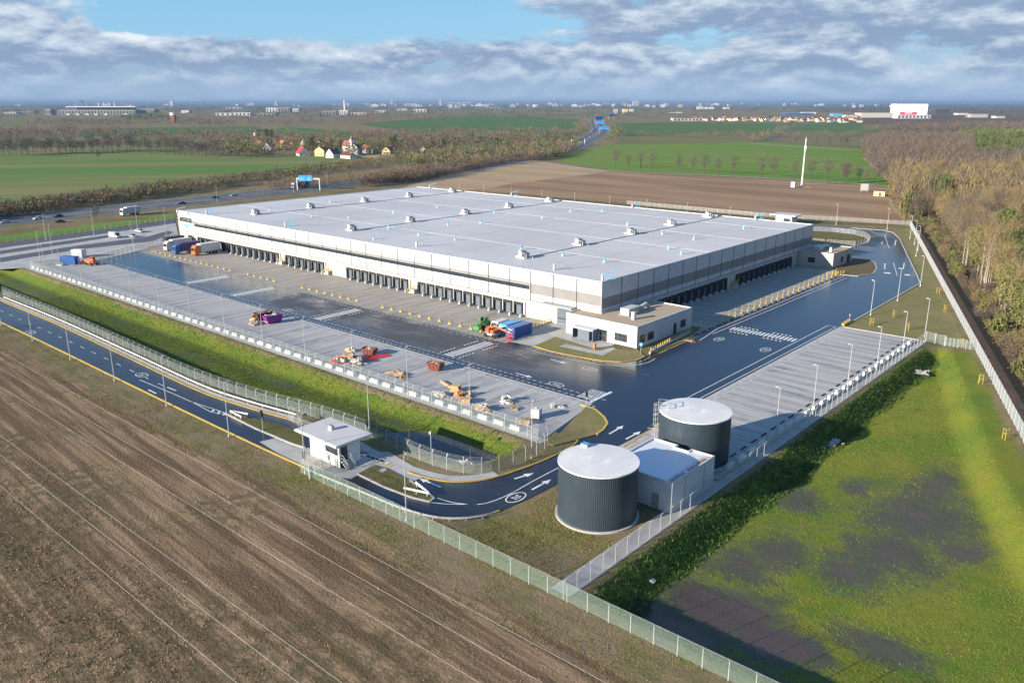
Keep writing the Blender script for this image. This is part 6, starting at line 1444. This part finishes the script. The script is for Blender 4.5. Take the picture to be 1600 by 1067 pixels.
q = MB(); q.cyl((0,0), 4, 2.6, 0, 62, 12, 0); q.cyl((0,0), 2.9, 2.7, 50, 54, 12, 1); o = q.build('chimney_stack', [M['render_w'], M['signred']]); o.location = (*G(539,179.5), 0); tag(o, 'tall pale chimney above the grey works building', 'chimney')
def block_proto(i):
    f = thing('city_building', (0,0,0), 0, 'x', 'building', 'blocks of the far city skyline'); rd = random.Random(i); q = MB(); w_, d, h_ = rd.uniform(30,80), rd.uniform(20,30), rd.uniform(22,40)
    q.box(-w_/2,-d/2,0,w_/2,d/2,h_,0)
    for z in np.arange(3, h_-2, 6): q.box(-w_/2-.2,-d/2-.2,z,w_/2+.2,-d/2,z+2,1)
    q.box(-w_/6,-d/4,h_,w_/6,d/4,h_+5,0); q.build('wall', [M[('render_w','lightgrey','greyclad','render_y')[i % 4]], M['strip']], f); MB().box(-w_/2-.4,-d/2-.4,h_-.2,-w_/6-.1,d/2+.4,h_+.6).build('roof', M['steel'], f); KIDS[f] = [c for c in bpy.data.objects if c.parent == f]; return f
bp = [block_proto(i) for i in range(6)]
for i in range(130):
    px = random.choice((random.uniform(520,1120), random.uniform(20,1400))); py = random.uniform(164.0,168.5); lb = 'pale block of the far city skyline'
    s_ = random.uniform(.6,1.1)*(1.0 if py > 166 else 1.3)
    if i < 6: bp[i].location = (*G(px,py), 0); bp[i].scale = (s_*1.2,s_*1.2,min(s_,1.5)); bp[i]['label'] = lb; bp[i].rotation_euler.z = YAW+random.uniform(-.4,.4)
    else: dup(bp[i % 6], (*G(px,py), 0), YAW+random.uniform(-.4,.4), lb, (s_*1.2,s_*1.2,min(s_,1.5)))
for i, (px, py, tp, w_, lb) in enumerate(((128,166,156.5,4,'slim dark tower on the skyline above the airport'),(612,165,157,4,'left of two dark tower blocks on the skyline'),(622,165,158,3,'right of two dark tower blocks on the skyline'),(688,165.5,157,4,'dark tower block alone on the middle skyline'),(871,164.5,155,3.2,'glassy green tower on the skyline right of the middle'),(993,166,158,9,'pale stepped block on the skyline'),(1026,166,158,1.6,'thin spire on the skyline'),(269,167,159,5,'pale works tower on the left skyline'),(318,166,157,2,'white plume like mast on the left skyline'),(432,166,159,4,'pale cooling block on the skyline'),(585,166,159.5,6,'stepped grey block on the skyline'))):
    g = G(px, py); d_ = PX(*g)[2]; H_ = (py-tp)*d_/1280; L = w_*d_/1280
    f = thing('skyline_tower', (*g, 0), YAW, lb, 'tower'); q = MB(); q.box(-L/2,-L/2,0,L/2,L/2,H_*.9,0)
    for z in np.arange(H_*.1, H_*.85, H_*.09): q.box(-L/2-.3,-L/2-.3,z,L/2+.3,-L/2,z+H_*.03,1)
    q.box(-L/4,-L/4,H_*.9,L/4,L/4,H_*.97,0); q.tube([(0,0,H_*.97),(0,0,H_*1.04)], L*.04, 4, 0); q.build('wall', [M[('greyclad','lightgrey','doorp','render_w')[i % 4]], M['strip']], f)

# ------------------------------------------------------------------ mast, site board, cabin, gantries
mx, my = G(1252.5,291.5)
f = thing('radio_mast', (mx, my, 0), 0, 'tall pale concrete radio mast in the bare brown field', 'mast')
MB().tube([(0,0,0),(0,0,30.5)], .62, 10, 0, .32).build('shaft', M['barrierw'], f)
q = MB()
for a in (0,2.1,4.2): q.box(.6*math.cos(a)-.16,.6*math.sin(a)-.16,23,.6*math.cos(a)+.16,.6*math.sin(a)+.16,25.6)
q.tube([(0,0,30.5),(0,0,31.5)], .08, 5); q.build('antenna', M['white'], f)
MB().prism([(-6,-4),(7,-4),(7,4),(-6,4)], -.1, .12).build('base_slab', M['soil2'], f)
o = MB().box(-1.3,-1.1,0,1.3,1.1,3.2).box(-1.4,-1.2,3.2,1.4,1.2,3.4).build('equipment_cabinet', M['white']); o.location = (*G(1239.5,293), .1); tag(o, 'white equipment cabinet beside the radio mast', 'cabinet')
f = thing('site_board', (*G(1350,301), 0), YAW, 'large white site board on legs in the bare field', 'sign'); MB().box(-2.3,-.12,1.2,2.3,.12,5.2).build('panel', M['white'], f)
q = MB(); q.box(-2.0,.12,0,-1.75,.3,5.0); q.box(1.75,.12,0,2.0,.3,5.0); q.build('leg', M['wood'], f)
o = MB().box(-1.5,-3.0,0,1.5,3.0,2.8,0).box(-1.6,-3.1,2.8,1.6,3.1,2.95,1).box(-1.53,-1.0,.1,-1.5,.2,2.2,1).build('site_cabin', [M['render_y'], M['darktile']]); o.location = (*G(1374,306.5), 0); o.rotation_euler.z = R(100); tag(o, 'small cream site cabin near the edge of the wood', 'cabin')
def gantry(pa, pb, h, signs, label, mm='galv', sh=2.6):
    A, B_ = G(*pa), G(*pb); L = math.hypot(B_[0]-A[0], B_[1]-A[1]); f = thing('sign_gantry', (*A, 0), math.atan2(B_[1]-A[1], B_[0]-A[0]), label, 'gantry')
    q = MB(); q.box(-.3,-.3,-.2,.3,.3,h); q.box(L-.3,-.3,-.2,L+.3,.3,h); q.box(-.3,-.3,h,L+.3,.3,h+.9); q.build('frame', M[mm], f)
    for s0, s1, m_ in signs:
        p_ = MB().box(L*s0,-.6,h-.9,L*s1,-.35,h-.9+sh).build('sign_panel', M[m_], f)
        if m_ == 'signblue':
            q = MB()
            for k_ in range(2): q.box(L*(s0+(s1-s0)*.12),-.66,h-.3+k_*.9,L*(s0+(s1-s0)*(.5+.3*k_)),-.605,h-.05+k_*.9)
            q.build('lettering', M['white'], p_)
gantry((465,297),(500,297.5),6.5, ((.10,.42,'signblue'),(.44,.70,'signblue')), 'motorway gantry with blue signs nearest the warehouse', sh=3.4)
gantry((893,228.5),(913.5,226.5),7.5, (), 'plain white gantry over the highway beyond the warehouse', 'white')
gantry((936,209),(952,209),8, ((.0,.48,'signblue'),(.52,1.0,'signblue')), 'blue signed gantry at the far highway bend', sh=5)
gantry((931,199.5),(944,199.5),9, ((.05,.5,'signblue'),(.52,.95,'signblue')), 'second blue signed gantry at the far highway bend', sh=6)
gantry((929.5,193),(942,192.5),10, ((.0,1.0,'signblue'),), 'third blue signed gantry up the far highway', sh=7.5)
gantry((951,187),(959,186.5),9, ((.0,1.0,'signblue'),), 'furthest blue signed gantry on the highway', sh=8)
for i, (px, py, pn) in enumerate(((922,214,'white'),(927,211.5,'silver'),(925,207,'white'),(931,210,'white'),(921,198,'dark'),(926,202,'white'),(908,223,'white'),(946,212,'dark'))):
    car(G(px, py), R(20), pn, f'{pn} car far off on the highway bend, {ORD(i+1)} listed from the white gantry', group='far cars on the highway bend')

# road bridge over the highway
f = thing('road_bridge', (*G(730,250), 0), math.atan2(G(782,250.5)[1]-G(730,250)[1], G(782,250.5)[0]-G(730,250)[0]), 'reddish road bridge crossing the cutting beyond the warehouse', 'bridge')
L = math.dist(G(730,250), G(782,250.5)); q = MB(); q.box(0,-4,2.0,L,4,3.2,0); q.box(0,-4.2,3.2,L,-3.9,4.2,1); q.box(0,3.9,3.2,L,4.2,4.2,1); q.build('deck', [M['concrete'], M['rust']], f)
for t_ in (.1,.5,.9): MB().box(L*t_-.6,-3.5,-.5,L*t_+.6,3.5,2.0).build('pier', M['concrete'], f)

# ------------------------------------------------------------------ rough grass
def tufts(name, P_, h, w_, mats, label, cat, blades=4, seed=3):
    r = np.random.default_rng(seed); n = len(P_); P_ = np.asarray(P_)
    hh = h*(.5+r.random((n,blades)))
    a = r.random((n,blades))*6.283; off = r.normal(size=(n,blades,2))*w_*1.1
    base = np.zeros((n,blades,3)); base[...,:2] = P_[:,None,:2]+off; base[...,2] = P_[:,None,2]-.06
    d = np.stack([np.cos(a), np.sin(a), np.zeros_like(a)], -1)*w_*.5*(.6+.8*r.random((n,blades,1)))
    tip = base+np.concatenate([r.normal(size=(n,blades,2))*h*.45, hh[...,None]], -1)
    V = np.stack([base-d, base+d, tip], 2).reshape(-1,3); mi = np.repeat(r.integers(0, len(mats), n), blades)
    o = npobj(name, npmesh(name, V, np.arange(len(V)).reshape(-1,3), [M[k_] for k_ in mats], mi)); return tag(o, label, cat, kind='stuff')
def gmat(n_, a, b_): M[n_] = mat(n_, a, b_, .9, .3, world=True)
gmat('g_lush',(.135,.18,.024),(.22,.205,.03)); gmat('g_yel',(.28,.225,.05),(.22,.19,.045)); gmat('g_deep',(.035,.075,.014),(.05,.095,.018)); gmat('g_green',(.10,.165,.02),(.15,.19,.024)); gmat('g_dark',(.045,.10,.015),(.07,.13,.02)); gmat('g_dry',(.34,.25,.13),(.27,.195,.10)); gmat('g_brown',(.25,.172,.10),(.19,.13,.077)); gmat('g_rust',(.27,.155,.075),(.20,.12,.065))
from bisect import bisect_right
def gz(X, Y):
    i = np.clip(np.searchsorted(xs, X)-1, 0, nx-2); j = np.clip(np.searchsorted(ys, Y)-1, 0, ny-2)
    u = (X-xs[i])/(xs[i+1]-xs[i]); v_ = (Y-ys[j])/(ys[j+1]-ys[j])
    return GZ[j,i]*(1-u)*(1-v_)+GZ[j,i+1]*u*(1-v_)+GZ[j+1,i]*(1-u)*v_+GZ[j+1,i+1]*u*v_
def zoneA(X, Y):
    i = np.clip(np.searchsorted(xs, X)-1, 0, nx-2); j = np.clip(np.searchsorted(ys, Y)-1, 0, ny-2); return zone[j,i,3]
def seedpts(x0, x1, y0, y1, n, cond, seed):
    r = np.random.default_rng(seed); X = r.uniform(x0, x1, n); Y = r.uniform(y0, y1, n)
    w_ = np.array([mnoise.fractal((a*.16, c*.16, seed), .9, 2.0, 3) for a, c in zip(X, Y)])
    k_ = cond(X, Y, w_, r.random(n)); X, Y = X[k_], Y[k_]; return np.stack([X, Y, gz(X, Y)], 1)
P1 = seedpts(-47, -4, 64, 195, 60000, lambda X,Y,w_,r: (sdf(basin,X,Y) > .3) & (r < (.75+w_*.4)*(1-np.clip(zoneA(X,Y)*1.0,0,1))), 5)
tufts('basin_grass', P1, .15, .11, ['g_lush','g_green','g_lush','g_green'], 'lush green and yellow grass in the rain basin', 'grass')
PB = seedpts(-47, -40.5, 64, 190, 16000, lambda X,Y,w_,r: (sdf(basin,X,Y) > .6) & (X < -41.6+w_*1.2) & (r < .75+w_*.3), 15)
tufts('bank_plants', PB, .34, .15, ['g_dark','g_deep','g_green','g_deep'], 'dark green plants covering the bank below the south lot fence', 'plants')
P2 = seedpts(-262, -76, 74, 94.5, 42000, lambda X,Y,w_,r: (sdf(swale,X,Y) > -.4) & (r < (.7+w_*.4)*(1-np.clip(zoneA(X,Y)*1.3,0,.95))), 6)
tufts('swale_grass', P2, .18, .13, ['g_dark','g_lush','g_dark','g_green','g_lush'], 'green grass growing down the swale beside the trailer lot', 'grass')
P3 = seedpts(-230, 0, 54, 63.2, 60000, lambda X,Y,w_,r: (r < .30+w_*.8), 7)
tufts('verge_grass', P3, .13, .12, ['g_lush','g_brown','g_dry','g_lush'], 'rough grass along the verge between field and road', 'grass')
P4 = seedpts(-150, 5, 16, 58, 42000, lambda X,Y,w_,r: (r < .03+.8*np.clip((39-Y+6*w_)/14,0,1)*(.6+w_)), 8)
tufts('field_stubble', P4, .17, .17, ['g_dry','g_brown','g_brown','g_rust','g_dry'], 'brown stubble and weeds over the foreground field', 'stubble')
P5 = seedpts(-72, -49.8, 63.4, 99, 30000, lambda X,Y,w_,r: (np.hypot(X+56,Y-80.8) > 5.8) & (sdf(outer+[(-72,112),(-330,112)],X,Y)*0 == 0) & ((X > -64.6) | (Y < 64.6+np.clip(X+76,0,9)*.12)) & ((X < -59) | (Y < 86.5)) & (w_+r*.6 > .15), 9)
tufts('tank_grass', P5, .14, .11, ['g_brown','g_lush','g_dry','g_lush'], 'dry and green grass around the front water tank', 'grass')

# ------------------------------------------------------------------ haze
mh = bpy.data.materials.new('haze'); mh.use_nodes = True; ht = NT(mh.node_tree); mh.node_tree.nodes.clear()
pv = ht.new('ShaderNodeVolumePrincipled'); pv.inputs['Color'].default_value = (.21,.33,.52,1); pv.inputs['Density'].default_value = HAZE; pv.inputs['Anisotropy'].default_value = .0
ho = ht.new('ShaderNodeOutputMaterial'); ht.l.new(pv.outputs[0], ho.inputs['Volume'])
hz = MB().box(-90000,-90000,-4.0,90000,90000,98).build('haze', mh); tag(hz, 'thin blue haze over the far country', 'haze', kind='stuff')
